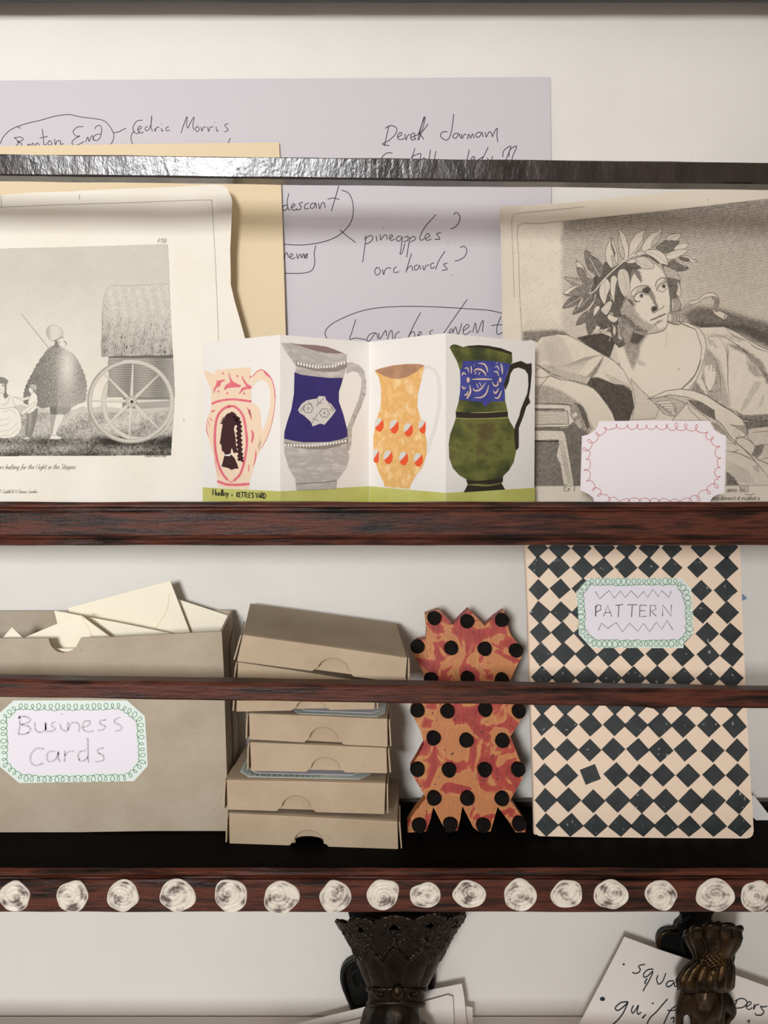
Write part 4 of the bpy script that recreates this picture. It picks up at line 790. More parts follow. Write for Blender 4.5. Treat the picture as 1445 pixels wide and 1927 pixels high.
# ======================= FOLDED JUG CARD =======================
jc = tag(empty('folded_card', tuple(U(700, 960, .645))), 'zigzag folded card with four painted jugs and a lime green foot', 'greeting card')
FX = [(381, .672), (527, .622), (694.5, .671), (838.5, .621), (1007, .672)]
PD = [plane_h(FX[i][0], FX[i][1], FX[i+1][0], FX[i+1][1]) for i in range(4)]
TOPS = [645, 630, 643.5, 627, 643.5]; LB = [917, 924.5, 915, 927.5, 918]
PAN = []
for i in range(4):
    (xa, da), (xb, db) = FX[i], FX[i+1]
    o = sheet('panel', [(xa, TOPS[i]), (xb, TOPS[i+1]), (xb-(0 if i < 3 else 2), sb(db)-.4), (xa, sb(da)-.4)], PD[i], M['cardstock'], jc, .0005, 0); PAN.append(o)
    fl = Flat(PD[i]); fl.poly([(xa+.3, LB[i]), (xb-.3, LB[i+1]), (xb-.3, sb(db)-1), (xa+.3, sb(da)-1)]); fl.build('printed_band', M['lime'], o)
J1 = lambda *p: [(380+x/6.216, 630+y/6.216) for x, y in p]
J3 = lambda *p: [(360+x/4.25, 610+y/4.25) for x, y in p]
J4 = lambda *p: [(680+x/4.25, 610+y/4.25) for x, y in p]
J5 = lambda *p: [(840+x/6.647, 640+y/6.647) for x, y in p]
M['peach'] = mat('print_peach', C(238, 212, 184), .6); M['rose'] = mat('print_rose', C(222, 104, 118), .6, 0, 1, [C(226, 122, 134)], 120)
M['plum'] = mat('print_plum', C(62, 30, 34), .6); M['cut'] = mat('print_white', C(240, 236, 232), .6)
M['jgrey'] = mat('print_grey_wash', C(202, 196, 190), .6, 0, 1, [C(178, 172, 166), C(208, 202, 196)], 60, (1, 1, 3), vlo=.35, vhi=.65); M['jmauve'] = mat('print_mauve', C(142, 120, 116), .6)
M['jgreyl'] = mat('print_pale_grey', C(214, 210, 202), .6); M['jtaupe'] = mat('print_taupe', C(146, 138, 128), .6); M['jnavy'] = mat('print_navy', C(52, 42, 112), .6, 0, 1, [C(46, 38, 104)], 50)
M['jtan'] = mat('print_sand', C(238, 192, 124), .6, 0, 1, [C(226, 172, 100), C(242, 206, 150)], 90, vlo=.36, vhi=.64); M['jbrown'] = mat('print_brown', C(168, 124, 96), .6, 0, 1, [C(186, 142, 108)], 90)
M['jred'] = mat('print_vermilion', C(232, 84, 44), .6); M['jhandle'] = mat('print_handle_grey', C(224, 220, 212), .6)
M['jgreen'] = mat('print_moss_wash', C(58, 66, 38), .6, 0, 1, [C(84, 88, 44), C(112, 116, 58), C(96, 84, 48)], 30, (1, 1, 1.6), vlo=.36, vhi=.66); M['jdark'] = mat('print_dark_olive', C(48, 42, 34), .6); M['jblue'] = mat('print_blue', C(62, 66, 142), .6, 0, 1, [C(74, 80, 160)], 70)
M['jcream'] = mat('print_cream', C(226, 200, 176), .6); M['jyel'] = mat('print_straw', C(186, 172, 104), .6)
# -- rose jug
J = PAN[0]; D = PD[0]
f = Flat(D, .0002)
f.poly(J1((155,410),(570,378),(578,790),(640,830),(680,880),(690,1000),(700,1120),(680,1220),(690,1260),(668,1370),(620,1500),(580,1640),(552,1720),(545,1810),(190,1780),(180,1700),(160,1560),(130,1400),(90,1260),(60,1150),(50,1050),(70,940),(100,880),(110,810),(108,640),(60,540),(20,430),(40,418),(100,440),(155,460)))
f.poly(J1((585,490),(640,430),(690,405),(740,430),(800,500),(840,600),(855,740),(840,900),(810,1050),(760,1200),(690,1330),(668,1370),(650,1300),(705,1120),(760,1000),(800,820),(800,660),(760,560),(690,520),(620,560),(585,640)))
f.build('printed_jug', M['peach'], J)
f = Flat(D, .00032)
f.stroke(J1((112,808),(200,775),(340,755),(460,765),(578,780)), 4.2, nib=None)
f.stroke(J1((178,1712),(240,1735),(300,1752),(420,1755),(555,1745)), 4.8)
f.stroke(J1((330,840),(260,860),(190,940),(158,1060),(150,1250),(165,1400),(200,1540),(250,1640),(300,1700)), 4.6)
f.stroke(J1((300,835),(380,840),(450,900),(490,980),(515,1120),(525,1260),(510,1400),(480,1540),(440,1640),(370,1710)), 4.4)
for P, w_ in (((300,1700),(340,1722),(370,1712)), 2), (((560,870),(555,900),(575,960)), 4), (((580,1110),(596,1170),(580,1270)), 4.5), (((632,1340),(625,1440),(600,1540)), 2.6), (((548,1520),(545,1600)), 2.6), (((528,850),(560,920),(578,1000)), 3), (((108,900),(150,885)), 4), (((60,980),(90,1070)), 1.5), (((55,1010),(55,1120),(80,1200)), 1.6), (((88,970),(118,1005)), 2.5), (((150,1450),(170,1570)), 1.5), (((170,1580),(205,1650)), 1.2): f.stroke(J1(*P), w_, taper=True)
f.stroke(J1((588,492),(640,432),(690,408),(740,432),(805,505),(842,610),(856,740)), 1.6); f.stroke(J1((720,425),(760,470),(800,500)), 3, taper=True); f.stroke(J1((856,740),(842,900),(812,1050),(762,1200),(692,1332)), .9)
f.poly(J1((148,515),(180,540),(265,520),(268,540),(230,550),(210,600),(165,625),(150,660),(135,690),(135,640),(160,590),(175,550)))
f.poly(J1((312,430),(330,490),(360,545),(430,582),(460,590),(440,615),(380,615),(300,625),(262,650),(258,625),(285,580),(325,560),(330,540),(315,490)))
f.poly(J1((470,470),(490,520),(530,575),(575,600),(578,630),(500,640),(460,670),(440,695),(432,690),(470,620),(520,605),(490,560),(465,500)))
for x, y in ((245,450),(415,483),(567,492),(192,662),(296,684),(494,686)): f.dot(*J1((x, y))[0], 1.7, 2.3)
f.build('printed_pattern', M['rose'], J, 'stuff')
f = Flat(D, .00036)
braid = [(400,960),(425,1020),(435,1100),(432,1180),(438,1260),(440,1340),(448,1420),(452,1475)]
hd = [(330,910),(345,898),(358,905),(368,900),(376,918),(388,912),(392,930),(404,932),(402,950),(416,955),(412,975),(428,980),(420,1000),(430,1015),(400,1050),(385,1060),(372,1100),(385,1160),(395,1230),(398,1290),(412,1350),(408,1378),(370,1385),(355,1340),(345,1325),(338,1360),(336,1395),(300,1400),(262,1400),(262,1378),(232,1355),(228,1300),(222,1280),(206,1270),(214,1230),(220,1190),(228,1120),(240,1060),(238,1045),(212,1035),(216,1020),(236,1028),(225,995),(234,990),(246,1005),(238,970),(248,962),(258,985),(262,960),(275,950),(278,935),(295,930),(300,915),(315,918)]
f.poly(J1(*hd)); f.poly(J1((262,1412),(338,1400),(380,1440),(412,1510),(428,1568),(390,1565),(345,1582),(310,1560),(228,1540),(245,1480)))
f.stroke(J1(*braid), 7.2)
for i, (x, y) in enumerate(smooth(braid, 3)): f.dot(*J1((x+(22 if i % 2 else -22), y))[0], 2.5)
f.build('printed_silhouette', M['plum'], J, 'stuff')
f = Flat(D, .0004)
for x, y, r in ((268,1408,1.1),(285,1412,1.3),(300,1410,1.4),(317,1408,2),(332,1398,1.3)): f.dot(*J1((x, y))[0], r)
f.build('printed_beads', M['cut'], J, 'stuff')
f = Flat(D, .0004)
write(f, 'Hadley', 399.5, 932.0, 11.8, 1, 0, dx=.98, rot=.045, nib=(.7, 1.8), sq=.92)
f.stroke([(434.5, 929.5), (438.5, 933.5)], .8, sm=0); f.stroke([(438.5, 929.5), (434.5, 933.5)], .8, sm=0)
write(f, "KETTLE'S YARD", 444.5, 935.2, 9.4, 1.7, 0, dx=1.0, rot=.045, sq=.88)
write(f, 'indovinart', 427, 947, 4, .7, 0, rot=.02)
f.build('lettering', M['ink'], J, 'stuff')
# -- grey and navy jug
J = PAN[1]; D = PD[1]
f = Flat(D, .0002)
f.poly(J3((715,150),(780,150),(900,165),(1080,180),(1220,235),(1245,240),(1240,300),(1235,360),(1215,430),(1200,480),(1180,540),(1180,620),(1215,720),(1245,840),(1250,920),(1250,1010),(1265,1060),(1240,1150),(1165,1250),(1160,1315),(840,1328),(835,1280),(830,1240),(780,1150),(745,1030),(740,900),(760,800),(800,680),(820,560),(825,400),(840,340),(800,280),(740,200)))
f.poly(J3((1245,310),(1280,305),(1340,325),(1380,370),(1400,460),(1395,560),(1360,650),(1320,730),(1285,830),(1280,960),(1265,1010),(1250,1010),(1250,900),(1245,830),(1290,720),(1340,600),(1360,500),(1360,430),(1330,385),(1290,375),(1240,395)))
f.build('printed_jug', M['jgrey'], J)
f = Flat(D, .0003); f.poly(J3((780,148),(850,160),(1000,168),(1080,180),(1140,200),(1222,235),(1160,235),(1080,232),(960,205),(870,175))); f.build('printed_opening', M['jmauve'], J)
f = Flat(D, .0003)
f.poly(J3((825,385),(880,405),(1000,420),(1100,430),(1212,430),(1200,480),(1180,540),(1180,620),(1215,720),(1245,840),(1248,900),(1200,920),(1100,942),(900,945),(800,930),(742,915),(745,860),(770,770),(800,680),(820,560)))
f.build('printed_body', M['jnavy'], J)
f = Flat(D, .0003)
f.poly(J3((840,290),(900,310),(1000,330),(1080,340),(1160,325),(1240,295),(1245,345),(1160,380),(1060,382),(960,368),(900,350),(838,335)))
f.poly(J3((742,942),(800,955),(900,968),(1000,972),(1100,955),(1200,925),(1250,912),(1250,945),(1180,975),(1080,1000),(980,1003),(860,990),(742,975)))
f.stroke(J3((835,1278),(950,1270),(1060,1265),(1160,1252)), 2.2); f.stroke(J3((838,1328),(1000,1325),(1160,1315)), .9); f.stroke(J3((1290,730),(1312,742)), 1.3); f.stroke(J3((1360,540),(1390,570)), 1.1); f.stroke(J3((1250,830),(1252,1010)), .9); f.stroke(J3((1360,650),(1320,735),(1290,810)), .8)
f.build('printed_trim', M['jtaupe'], J, 'stuff')
f = Flat(D, .00036)
for i in range(17): x = 855+i*23; f.dot(*J3((x, 318+26*math.sin((i-1)/14*math.pi*.95)-(8 if i > 13 else 0)))[0], 1.9, 3.6 if i < 8 or i > 11 else 2.3)
for i in range(21): x = 752+i*24; f.dot(*J3((x, 962+18*math.sin(i/20*math.pi)-i*1.6+4))[0], 2.0, 2.8)
f.build('printed_dots', M['cut'], J, 'stuff')
f = Flat(D, .00036); f.poly(J3((853,685),(880,640),(920,610),(970,600),(1005,595),(1020,575),(1070,578),(1080,610),(1120,640),(1155,690),(1125,735),(1095,770),(1065,805),(1030,795),(970,818),(955,780),(910,740),(870,715))); f.build('printed_flower', M['jgreyl'], J)
f = Flat(D, .00042)
for cx_, cy_ in ((935, 675), (1065, 710)):
    for k in range(6): a = k*1.05; x, y = cx_+26*math.cos(a), cy_+24*math.sin(a); f.stroke(J3(*[(x+15*math.cos(a+b), y+15*math.sin(a+b)) for b in (-1.7, -.8, 0, .8, 1.7)]), .8)
    f.stroke(J3(*[(cx_+9*math.cos(b), cy_+9*math.sin(b)) for b in (0, 1, 2, 3, 4, 5, 6)]), .8)
for P in (((870,690),(900,650)), ((880,700),(905,672)), ((1000,660),(1030,620),(1065,590)), ((1020,630),(1050,630)), ((1010,640),(1010,600)), ((960,800),(985,760),(1010,715)), ((985,765),(965,750)), ((990,760),(1015,775)), ((1090,620),(1140,690)), ((1120,700),(1145,680)), ((1110,690),(1130,660)), ((870,715),(910,735)), ((930,620),(960,640))): f.stroke(J3(*P), .8)
f.build('printed_line_work', M['inkfine'], J, 'stuff')
# -- sand jug
J = PAN[2]; D = PD[2]
f = Flat(D, .0002)
f.stroke(J4((500,350),(545,345),(600,390),(620,470),(625,600),(610,720),(580,850),(545,950),(520,1030)), 6.5); f.build('printed_handle', M['jhandle'], J)
f = Flat(D, .0003)
f.poly(J4((105,370),(160,350),(260,328),(360,318),(460,318),(505,330),(480,440),(450,560),(445,660),(470,740),(500,820),(522,940),(520,1040),(490,1140),(430,1220),(390,1290),(388,1318),(185,1300),(180,1270),(140,1190),(110,1100),(95,1000),(95,900),(120,760),(150,680),(158,600),(155,500),(140,430)))
f.build('printed_jug', M['jtan'], J)
f = Flat(D, .00038); f.poly(J4((108,370),(160,352),(260,330),(360,320),(460,320),(503,330),(440,380),(370,420),(290,440),(220,430),(150,400))); f.build('printed_opening', M['jbrown'], J)
drops = [(145,810,0),(265,825,0),(378,850,0),(495,825,1),(120,1060,2),(217,1070,0),(340,1080,0),(458,1090,0)]
fa, fb = Flat(D, .00036), Flat(D, .00042)
for x, y, k in drops:
    E = [(x+34*math.cos(a), y+52*math.sin(a)) for a in [i*math.pi/8 for i in range(16)]]
    if k == 1: E = [(min(px_, 512), py_) for px_, py_ in E]
    if k == 2: E = [(max(px_, 98), py_) for px_, py_ in E]
    fa.poly(J4(*[(px_-6, py_-8) for px_, py_ in E])); h = [(x+26, y-50), (x+34, y-10), (x+30, y+22), (x+8, y+52), (x-20, y+44), (x-36, y+18), (x-5, y-10)]
    if k == 1: h = [(min(px_, 513), py_) for px_, py_ in h]
    if k == 2: h = [(max(min(px_, 140), 98), py_) for px_, py_ in h]
    fb.poly(J4(*h))
fa.build('printed_drops', M['jgreyl'], J, 'stuff'); fb.build('printed_drops', M['jred'], J, 'stuff')
# -- green jug
J = PAN[3]; D = PD[3]
f = Flat(D, .0002)
f.poly(J5((38,90),(75,55),(120,55),(210,88),(270,72),(400,62),(520,70),(680,100),(818,152),(825,270),(800,310),(740,470),(715,560),(730,640),(735,760),(765,890),(770,960),(800,1030),(850,1110),(880,1250),(870,1400),(840,1530),(780,1630),(712,1700),(690,1790),(735,1870),(215,1905),(265,1810),(245,1740),(160,1690),(80,1600),(35,1480),(28,1300),(45,1180),(90,1060),(120,970),(115,900),(150,780),(170,650),(175,520),(170,380),(130,260),(80,170)))
f.build('printed_jug', M['jgreen'], J)
f = Flat(D, .0003)
f.poly(J5((800,305),(830,290),(930,260),(1010,298),(1065,288),(1068,400),(1050,600),(1030,720),(1050,780),(1000,830),(960,960),(905,1100),(905,1340),(880,1380),(860,1350),(845,1150),(860,1070),(910,950),(930,865),(960,790),(1010,670),(1025,560),(1020,430),(980,370),(900,342),(840,360),(800,420),(780,530),(735,628),(715,560),(760,430)))
f.poly(J5((118,895),(300,905),(560,905),(768,895),(770,955),(560,975),(300,980),(118,965)))
f.poly(J5((248,1752),(400,1760),(560,1745),(708,1722),(705,1775),(560,1800),(400,1795),(262,1795))); f.poly(J5((265,1812),(450,1835),(690,1800),(732,1870),(215,1903)))
f.poly(J5((210,88),(270,72),(400,62),(520,70),(680,100),(818,152),(818,185),(690,145),(520,105),(380,90),(270,90)))
f.build('printed_handle', M['jdark'], J, 'stuff')
f = Flat(D, .0003); f.poly(J5((205,262),(400,258),(600,262),(800,300),(760,420),(718,560),(730,680),(728,765),(560,770),(520,800),(490,830),(460,815),(455,775),(320,765),(155,745),(172,640),(175,500),(172,380),(200,330))); f.build('printed_panel', M['jblue'], J)
f = Flat(D, .00036)
for P, w_ in (((315,490),(450,488),(575,492)), 3.2), (((395,290),(470,300),(505,350),(515,405)), 3), (((340,400),(370,365),(430,370),(480,410),(490,450)), 3.4), (((355,430),(375,395)), 2.2), (((405,435),(420,400)), 2.2), (((330,600),(350,630),(400,630),(450,590),(490,530)), 3), (((375,545),(400,600)), 2), (((410,530),(440,580)), 2), (((345,720),(440,715),(500,660),(530,560)), 3), \
    (((195,445),(210,410),(245,430)), 3), (((225,355),(265,350),(280,410)), 2.4), (((305,320),(312,360),(310,420)), 2.4), (((195,570),(215,605),(245,590)), 3), (((220,680),(250,685),(270,640)), 3), (((290,560),(300,640),(270,710),(250,735)), 3.4), (((590,400),(630,395),(655,450)), 2.6), (((605,340),(640,330),(660,380)), 2.2), (((680,290),(695,350),(700,430)), 3), (((570,520),(600,570),(640,560),(640,510)), 3), (((585,630),(615,665),(655,600)), 3), (((600,720),(650,720),(690,630)), 3), (((345,300),(348,330)), 1), (((620,290),(640,285)), 1.5): f.stroke(J5(*P), w_, taper=True)
f.dot(*J5((272, 498))[0], 3, 5.2); f.dot(*J5((672, 498))[0], 2.6, 5)
f.build('printed_scrolls', M['jcream'], J, 'stuff')
f = Flat(D, .00036)
f.stroke(J5((300,908),(500,905),(765,888)), 1.4, taper=True); f.stroke(J5((120,980),(300,984),(560,980),(780,972)), 1.3); f.stroke(J5((270,1815),(400,1812),(520,1822),(690,1792)), 1.2, taper=True); f.stroke(J5((118,880),(165,890)), .9)
f.build('printed_glints', M['jyel'], J, 'stuff')

# ======================= WHITE SCALLOPED CARD =======================
wc = tag(empty('place_card', tuple(U(1230, 962, .64))), 'blank white card with bitten corners and a thin red looping pen border', 'card')
dw = plane_v(792, .655, 960, .640)
def arc(cx, cy, r0, a0, a1, n=8): return [(cx+r0*math.cos(math.radians(a0+(a1-a0)*i/n)), cy+r0*math.sin(math.radians(a0+(a1-a0)*i/n))) for i in range(n+1)]
wo = arc(1099, 792, 28, 0, 95)[::1]; 
wo = [(1127, 792.5), (1125, 801), (1120, 809), (1112, 815), (1104, 818.5), (1095, 820.5), (1093.5, 870), (1092, 923), (1100, 926), (1109, 931), (1116, 937), (1121, sb(.64)-1), (1334, sb(.64)-1), (1337, 941), (1343, 934), (1352, 930), (1363, 928.5), (1365, 870), (1366, 820), (1352, 815), (1343, 808), (1338, 800), (1335, 791.6), (1230, 791.5)]
sheet('card', wo, dw, M['pinkwhite'], wc, .0005, 0)
f = Flat(dw)
loops(f, [(1150, 803), (1190, 803), (1230, 804), (1270, 803), (1310, 805), (1325, 812), (1338, 826), (1350, 838), (1350, 856), (1354, 870), (1348, 890), (1354, 905), (1340, 918), (1326, 928), (1310, 938), (1290, 943), (1250, 944), (1200, 944), (1160, 943), (1135, 936), (1118, 918), (1108, 905), (1104, 885), (1108, 868), (1102, 850), (1106, 838), (1118, 825), (1132, 812)], 18.5, 5.6, 1.1, jit=.35, seed=4)
f.build('scroll_border', M['red'], wc)

# ======================= KRAFT BOXES =======================
def slab(name, quad_fn, poly2, t, mt, parent, bev=0):
    """board panel: polygon in the (a, b) plane of quad_fn(a, b, c) -> 3D, thickness t along c"""
    n = len(poly2); V = [quad_fn(a, b, 0) for a, b in poly2]+[quad_fn(a, b, t) for a, b in poly2]
    tri = tessellate_polygon([[Vector((a, b, 0)) for a, b in poly2]])
    bm = bmesh.new(); vv = [bm.verts.new(v) for v in V]
    for a in tri:
        bm.faces.new([vv[i] for i in a]); bm.faces.new([vv[i+n] for i in reversed(a)])
    for i in range(n): bm.faces.new([vv[i], vv[(i+1) % n], vv[(i+1) % n+n], vv[i+n]])
    bmesh.ops.dissolve_limit(bm, angle_limit=.001, verts=bm.verts, edges=bm.edges)
    if bev:
        try: bmesh.ops.bevel(bm, geom=[e for e in bm.edges if e.is_manifold and e.calc_face_angle(0) > .6], offset=bev, segments=2, affect='EDGES')
        except Exception: pass
    return bmobj(name, bm, mt, parent)
# large open box that holds the envelopes
bb = tag(empty('open_box', (-.24, -.035, zb)), 'large open grey kraft box with a round thumb notch, holding envelopes', 'box')
FL, FR = -.372, 0
BX = -.1236; LXb = -.385
def bp(x, y, z): return Vector((x, y, z))
ff = lambda a, b, c: Vector((a, -.0575+c+.002*(a+.12)*-1*0, b))
# front panel drawn in photograph coordinates at its own depth so its slightly wavy top edge is kept
DF = plane_v(1188, .669, 1566, .6685)
def ph(pts, d): return [(((x-CX)*d/F), zz(y, d)) for x, y in pts]
notch = [(91.5, 1201), (93, 1209), (97, 1217), (103, 1223), (110, 1227), (119, 1228.5), (128, 1227), (136, 1223), (143, 1217), (148, 1208), (151, 1201.5), (153, 1200)]
fp = [(-205, 1209), (0, 1201), (89, 1201)]+notch+[(200, 1199), (300, 1194), (380, 1190), (417, 1188), (421, 1260), (425, 1400), (430, 1561.5), (300, 1563.5), (150, 1566), (0, 1567), (-195, 1566)]
dF = .6685
slab('front_panel', lambda a, b, c: Vector((a, dF-WALL+c, b)), [(x, max(z, zb+.0002)) for x, z in ph(fp, dF)], .0016, M['kraft'], bb)
xr_t, xr_b = ph([(417, 1188)], dF)[0][0], ph([(430, 1561)], dF)[0][0]
xl_t, xl_b = ph([(-205, 1200)], dF)[0][0], ph([(-195, 1566)], dF)[0][0]
yF, yB = dF-WALL, -.0085; ztF, ztB = zz(1188, dF), zz(1147.5, yB+WALL)
def rs(y, z):  # right side plane
    k = (z-zb)/(ztF-zb); return xr_b+(xr_t-xr_b)*k
slab('side_panel', lambda a, b, c: Vector((rs(a, b)-c, a, b)), [(yF+.0016, zb+.0002), (yB, zb+.0002), (yB, ztB), (yF+.0016, ztF-.0003)], .0016, M['kraft'], bb)
slab('side_panel', lambda a, b, c: Vector((xl_b+(xl_t-xl_b)*(b-zb)/(ztF-zb)+c, a, b)), [(yF+.0016, zb+.0002), (yB, zb+.0002), (yB, ztB), (yF+.0016, ztF)], .0016, M['kraft'], bb)
slab('back_panel', lambda a, b, c: Vector((a, yB-c, b)), [(xl_b, zb+.0002), (xr_b-.0018, zb+.0002), (xr_t-.0018, ztB), (-.2, ztB-.0006), (xl_t, ztB-.001)], .0016, M['kraft'], bb)
box('base_panel', xl_b+.002, xr_b-.002, yF+.002, yB-.002, zb+.0003, zb+.0018, M['kraft'], bb, bev=0)
slab('side_flap', lambda a, b, c: Vector((rs(a, b)+.0004+c, a, b)), [(yB-.02, zb+.002), (yB-.0015, zb+.002), (yB-.0015, ztB-.014), (yB-.02, ztF-.018)], .0008, M['kraft'], bb)
# paper label on the front
dL = lambda x, y: dF-.0003
lab = sheet('label', [(26, 1318), (239, 1318), (272.6, 1348), (276, 1400), (278, 1441), (252, 1470), (36, 1473.5), (0, 1443), (-4, 1439), (-4, 1346), (0, 1341)], dL, M['palegreen'], bb, .0002, 0)
f = Flat(dL, .00012); f.poly([(38, 1335), (225, 1334), (255, 1358), (258, 1400), (260, 1432), (240, 1454), (45, 1457), (17, 1436), (15, 1358)]); f.build('label_field', M['labelwhite'], lab)
f = Flat(dL, .0002)
loops(f, [(32, 1330), (90, 1331), (150, 1331), (225, 1329), (245, 1340), (263, 1355), (265, 1400), (268, 1434), (248, 1456), (235, 1463), (150, 1465), (80, 1466), (42, 1463), (22, 1450), (9, 1437), (8, 1400), (7, 1352), (20, 1340)], 11.4, 6.0, 1.05, jit=.2, seed=9)
f.build('scroll_border', M['green'], lab)
f = Flat(dL, .0003)
H = lambda *p: [(x/2.89, 1040+y/2.89) for x, y in p]
for P, w_ in [(((105,885),(108,930),(100,985)), 3.4), (((95,900),(130,890),(165,905),(150,925),(115,935),(155,945),(165,965),(140,985),(98,988)), 3.2), (((190,925),(192,960),(215,978),(245,965),(250,925)), 3.2), (((245,925),(250,965),(258,975)), 3), (((302,920),(280,930),(285,945),(300,958),(280,972),(262,970)), 2.8),
              (((325,930),(335,960),(362,972)), 3), (((328,876),(342,878)), 2), (((370,920),(368,970),(385,930),(420,925),(432,950),(425,975)), 3), (((450,950),(480,940),(490,920),(465,915),(448,940),(455,965),(485,975),(508,968)), 3), (((575,908),(545,915),(545,930),(572,945),(560,962),(530,968)), 2.8), (((655,895),(625,908),(625,925),(660,945),(655,965),(625,970)), 2.8),
              (((240,1068),(200,1065),(168,1100),(168,1140),(195,1158),(235,1145)), 3.2), (((300,1080),(265,1085),(255,1115),(270,1138),(305,1120),(318,1080),(318,1120),(328,1138)), 3.2), (((352,1078),(352,1105),(350,1138)), 3), (((352,1105),(375,1082),(402,1080)), 2.8), (((465,1075),(432,1085),(425,1110),(440,1135),(475,1115),(478,1060),(476,1008)), 3.2), (((478,1110),(482,1142)), 3), (((565,1062),(535,1068),(530,1085),(562,1105),(560,1130),(520,1138)), 3)]:
    f.stroke(H(*P), w_, sm=4)
f.build('handwriting', M['pencil'], lab, 'stuff')

# small boxes: each a lid with a thumb notch over a tray
def small_box(tl, tr, bl, br, df, dr, back, label, seed=0, lift=0, top_label=None, notch_u=.47, open_notch=False, group='small kraft boxes in the stack'):
    """corners of the front face in photograph coordinates; back = 3D vector from front to rear edge"""
    rnd = random.Random(seed)
    c = [U(*tl, df), U(*tr, dr), U(*bl, df), U(*br, dr)]; bk = Vector(back)
    for v in (c[2], c[3]):
        pass
    root = tag(empty('lidded_box', tuple((c[2]+c[3])/2+bk*.5)), label, 'box', group)
    W_ = (c[1]-c[0]).length; H_ = (c[0]-c[2]).length; Dp = bk.length
    ex = (c[3]-c[2]).normalized(); ey = bk.normalized(); ez = ex.cross(ey).normalized()
    def P(u, v, h):        # u 0..1 across, v metres back, h 0..1 up
        a = c[2].lerp(c[3], u); b = c[0].lerp(c[1], u); return a.lerp(b, h)+ey*v
    th = .0011
    r = .0115/W_; hn = .0118/H_ if not open_notch else .0125/H_
    pts = [(0, .0), (notch_u-r*1.3, 0)]+[(notch_u-r*math.cos(a), hn*math.sin(a)**.8) for a in [math.pi*i/14 for i in range(1, 14)]]+[(notch_u+r*1.3, 0), (1, 0), (1, 1), (.995, 1.0), (.5, 1.012), (.005, 1.0), (0, 1)]
    pts = [p for p in pts]
    slab('lid_front', lambda a, b, t_: P(a, t_, b), pts, th, M['kraft2'], root)
    # top with softly rounded front fold
    nf = 5; V = []; Fc = []
    prof_ = [(-.0001, .93), (.0000, .975), (.0008, 1.003), (.0022, 1.014), (Dp*.5, 1.012), (Dp, 1.0), (Dp, 1.0-th/H_), (.0024, 1-th/H_), (.0013, .93)]
    k = len(prof_); n = 12
    for i in range(n+1):
        for v, h in prof_: V.append(P(i/n, v, h+.006*math.sin(math.pi*i/n)*(v > .001)))
        if i:
            for j in range(k): Fc.append(((i-1)*k+j, (i-1)*k+(j+1) % k, i*k+(j+1) % k, i*k+j))
    Fc += [tuple(range(k)), tuple(n*k+j for j in reversed(range(k)))]
    bm = bmesh.new(); vv = [bm.verts.new(p) for p in V]
    for q in Fc: bm.faces.new([vv[i] for i in q])
    bmobj('lid_top', bm, M['kraft2'], root, smooth=False)
    q = Flat(lambda x, y: 0); q.m = lambda p: P(p[0]/1000/W_, -.00012, p[1]/1000/H_)
    q.stroke([(a*W_*1000, b*H_*1000) for a, b in pts[2:15]], .42, sm=2); q.build('notch_shade', M['kraftcut_shade'], root)  # darker stroke paints the shading line along the notch arc
    for s, u0 in ((-1, 0), (1, 1)):
        o_ = ex*s
        slab('side_panel', lambda a, b, t_: P(u0, a, b)+o_*(-t_+.0002), [(.0012, .0), (Dp, 0), (Dp, 1), (.0012, .995)], th, M['kraft2'], root)
        # outer tuck flap that stands a little proud, with a torn board edge
        fl_ = [(-.0003, .04), (.003, .0), (Dp*.45, .03), (Dp*.45, .93), (.002, .95), (-.0003+rnd.uniform(-.0004, .0004), .8), (-.0006, .45)]
        slab('side_flap', lambda a, b, t_: P(u0, a, b)+o_*(t_+.0009+.0012*(1-b)*max(0, 1-a/(Dp*.45))), fl_, .001, M['kraftcut_shade'] if 0 else M['kraft2'], root)
        slab('flap_slot', lambda a, b, t_: P(u0, a, b)+o_*(t_+.0018+.0012*(1-b)*max(0, 1-a/(Dp*.45))), [(Dp*.18, .35), (Dp*.2, .35), (Dp*.2, .7), (Dp*.18, .7)], .0003, M['kraftcut_shade'], root)
    slab('lid_back', lambda a, b, t_: P(a, Dp-t_, b), [(0, 0), (1, 0), (1, 1), (0, 1)], th, M['kraft2'], root)
    # tray inside
    slab('tray', lambda a, b, t_: P(a, .0034+t_, b), [(.012, .01), (.988, .01), (.988, .85), (.012, .85)] if not open_notch else [(.012, .03), *[(notch_u-r*.95*math.cos(a_), .02+(hn*.5-.02)*math.sin(a_)**.5) for a_ in [math.pi*i_/10 for i_ in range(11)]], (.988, .03), (.988, .85), (.012, .85)], .0011, M['kraft2'], root)
    if top_label:
        def T(u, v): return P(u, v*Dp, 1.012)+ez*.0007
        for nm, sc, mt, up in (('label', 1, 'palegreen', 0), ('label_field', .86, 'labelwhite', .0002)):
            cu, cv = .5*(top_label[0]+top_label[2]), .5*(top_label[1]+top_label[3]); hu, hv = .5*(top_label[2]-top_label[0])*sc, .5*(top_label[3]-top_label[1])*(sc if sc == 1 else .72)
            o8 = [(-1, -.6), (-.84, -1), (.84, -1), (1, -.6), (1, .6), (.84, 1), (-.84, 1), (-1, .6)]
            V = [T(cu+a*hu, cv+b*hv)+ez*up for a, b in o8]; V2 = [v-ez*.00025 for v in V]
            o = pymesh(nm, V+V2, [tuple(range(8)), tuple(range(15, 7, -1))]+[(i, (i+8), (i+1) % 8+8, (i+1) % 8) for i in range(8)], M[mt], root if nm == 'label' else lb_)
            if nm == 'label': lb_ = o
        # looping border drawn in the label's own plane
        cu, cv = .5*(top_label[0]+top_label[2]), .5*(top_label[1]+top_label[3]); hu, hv = .5*(top_label[2]-top_label[0])*.93, .5*(top_label[3]-top_label[1])*.86
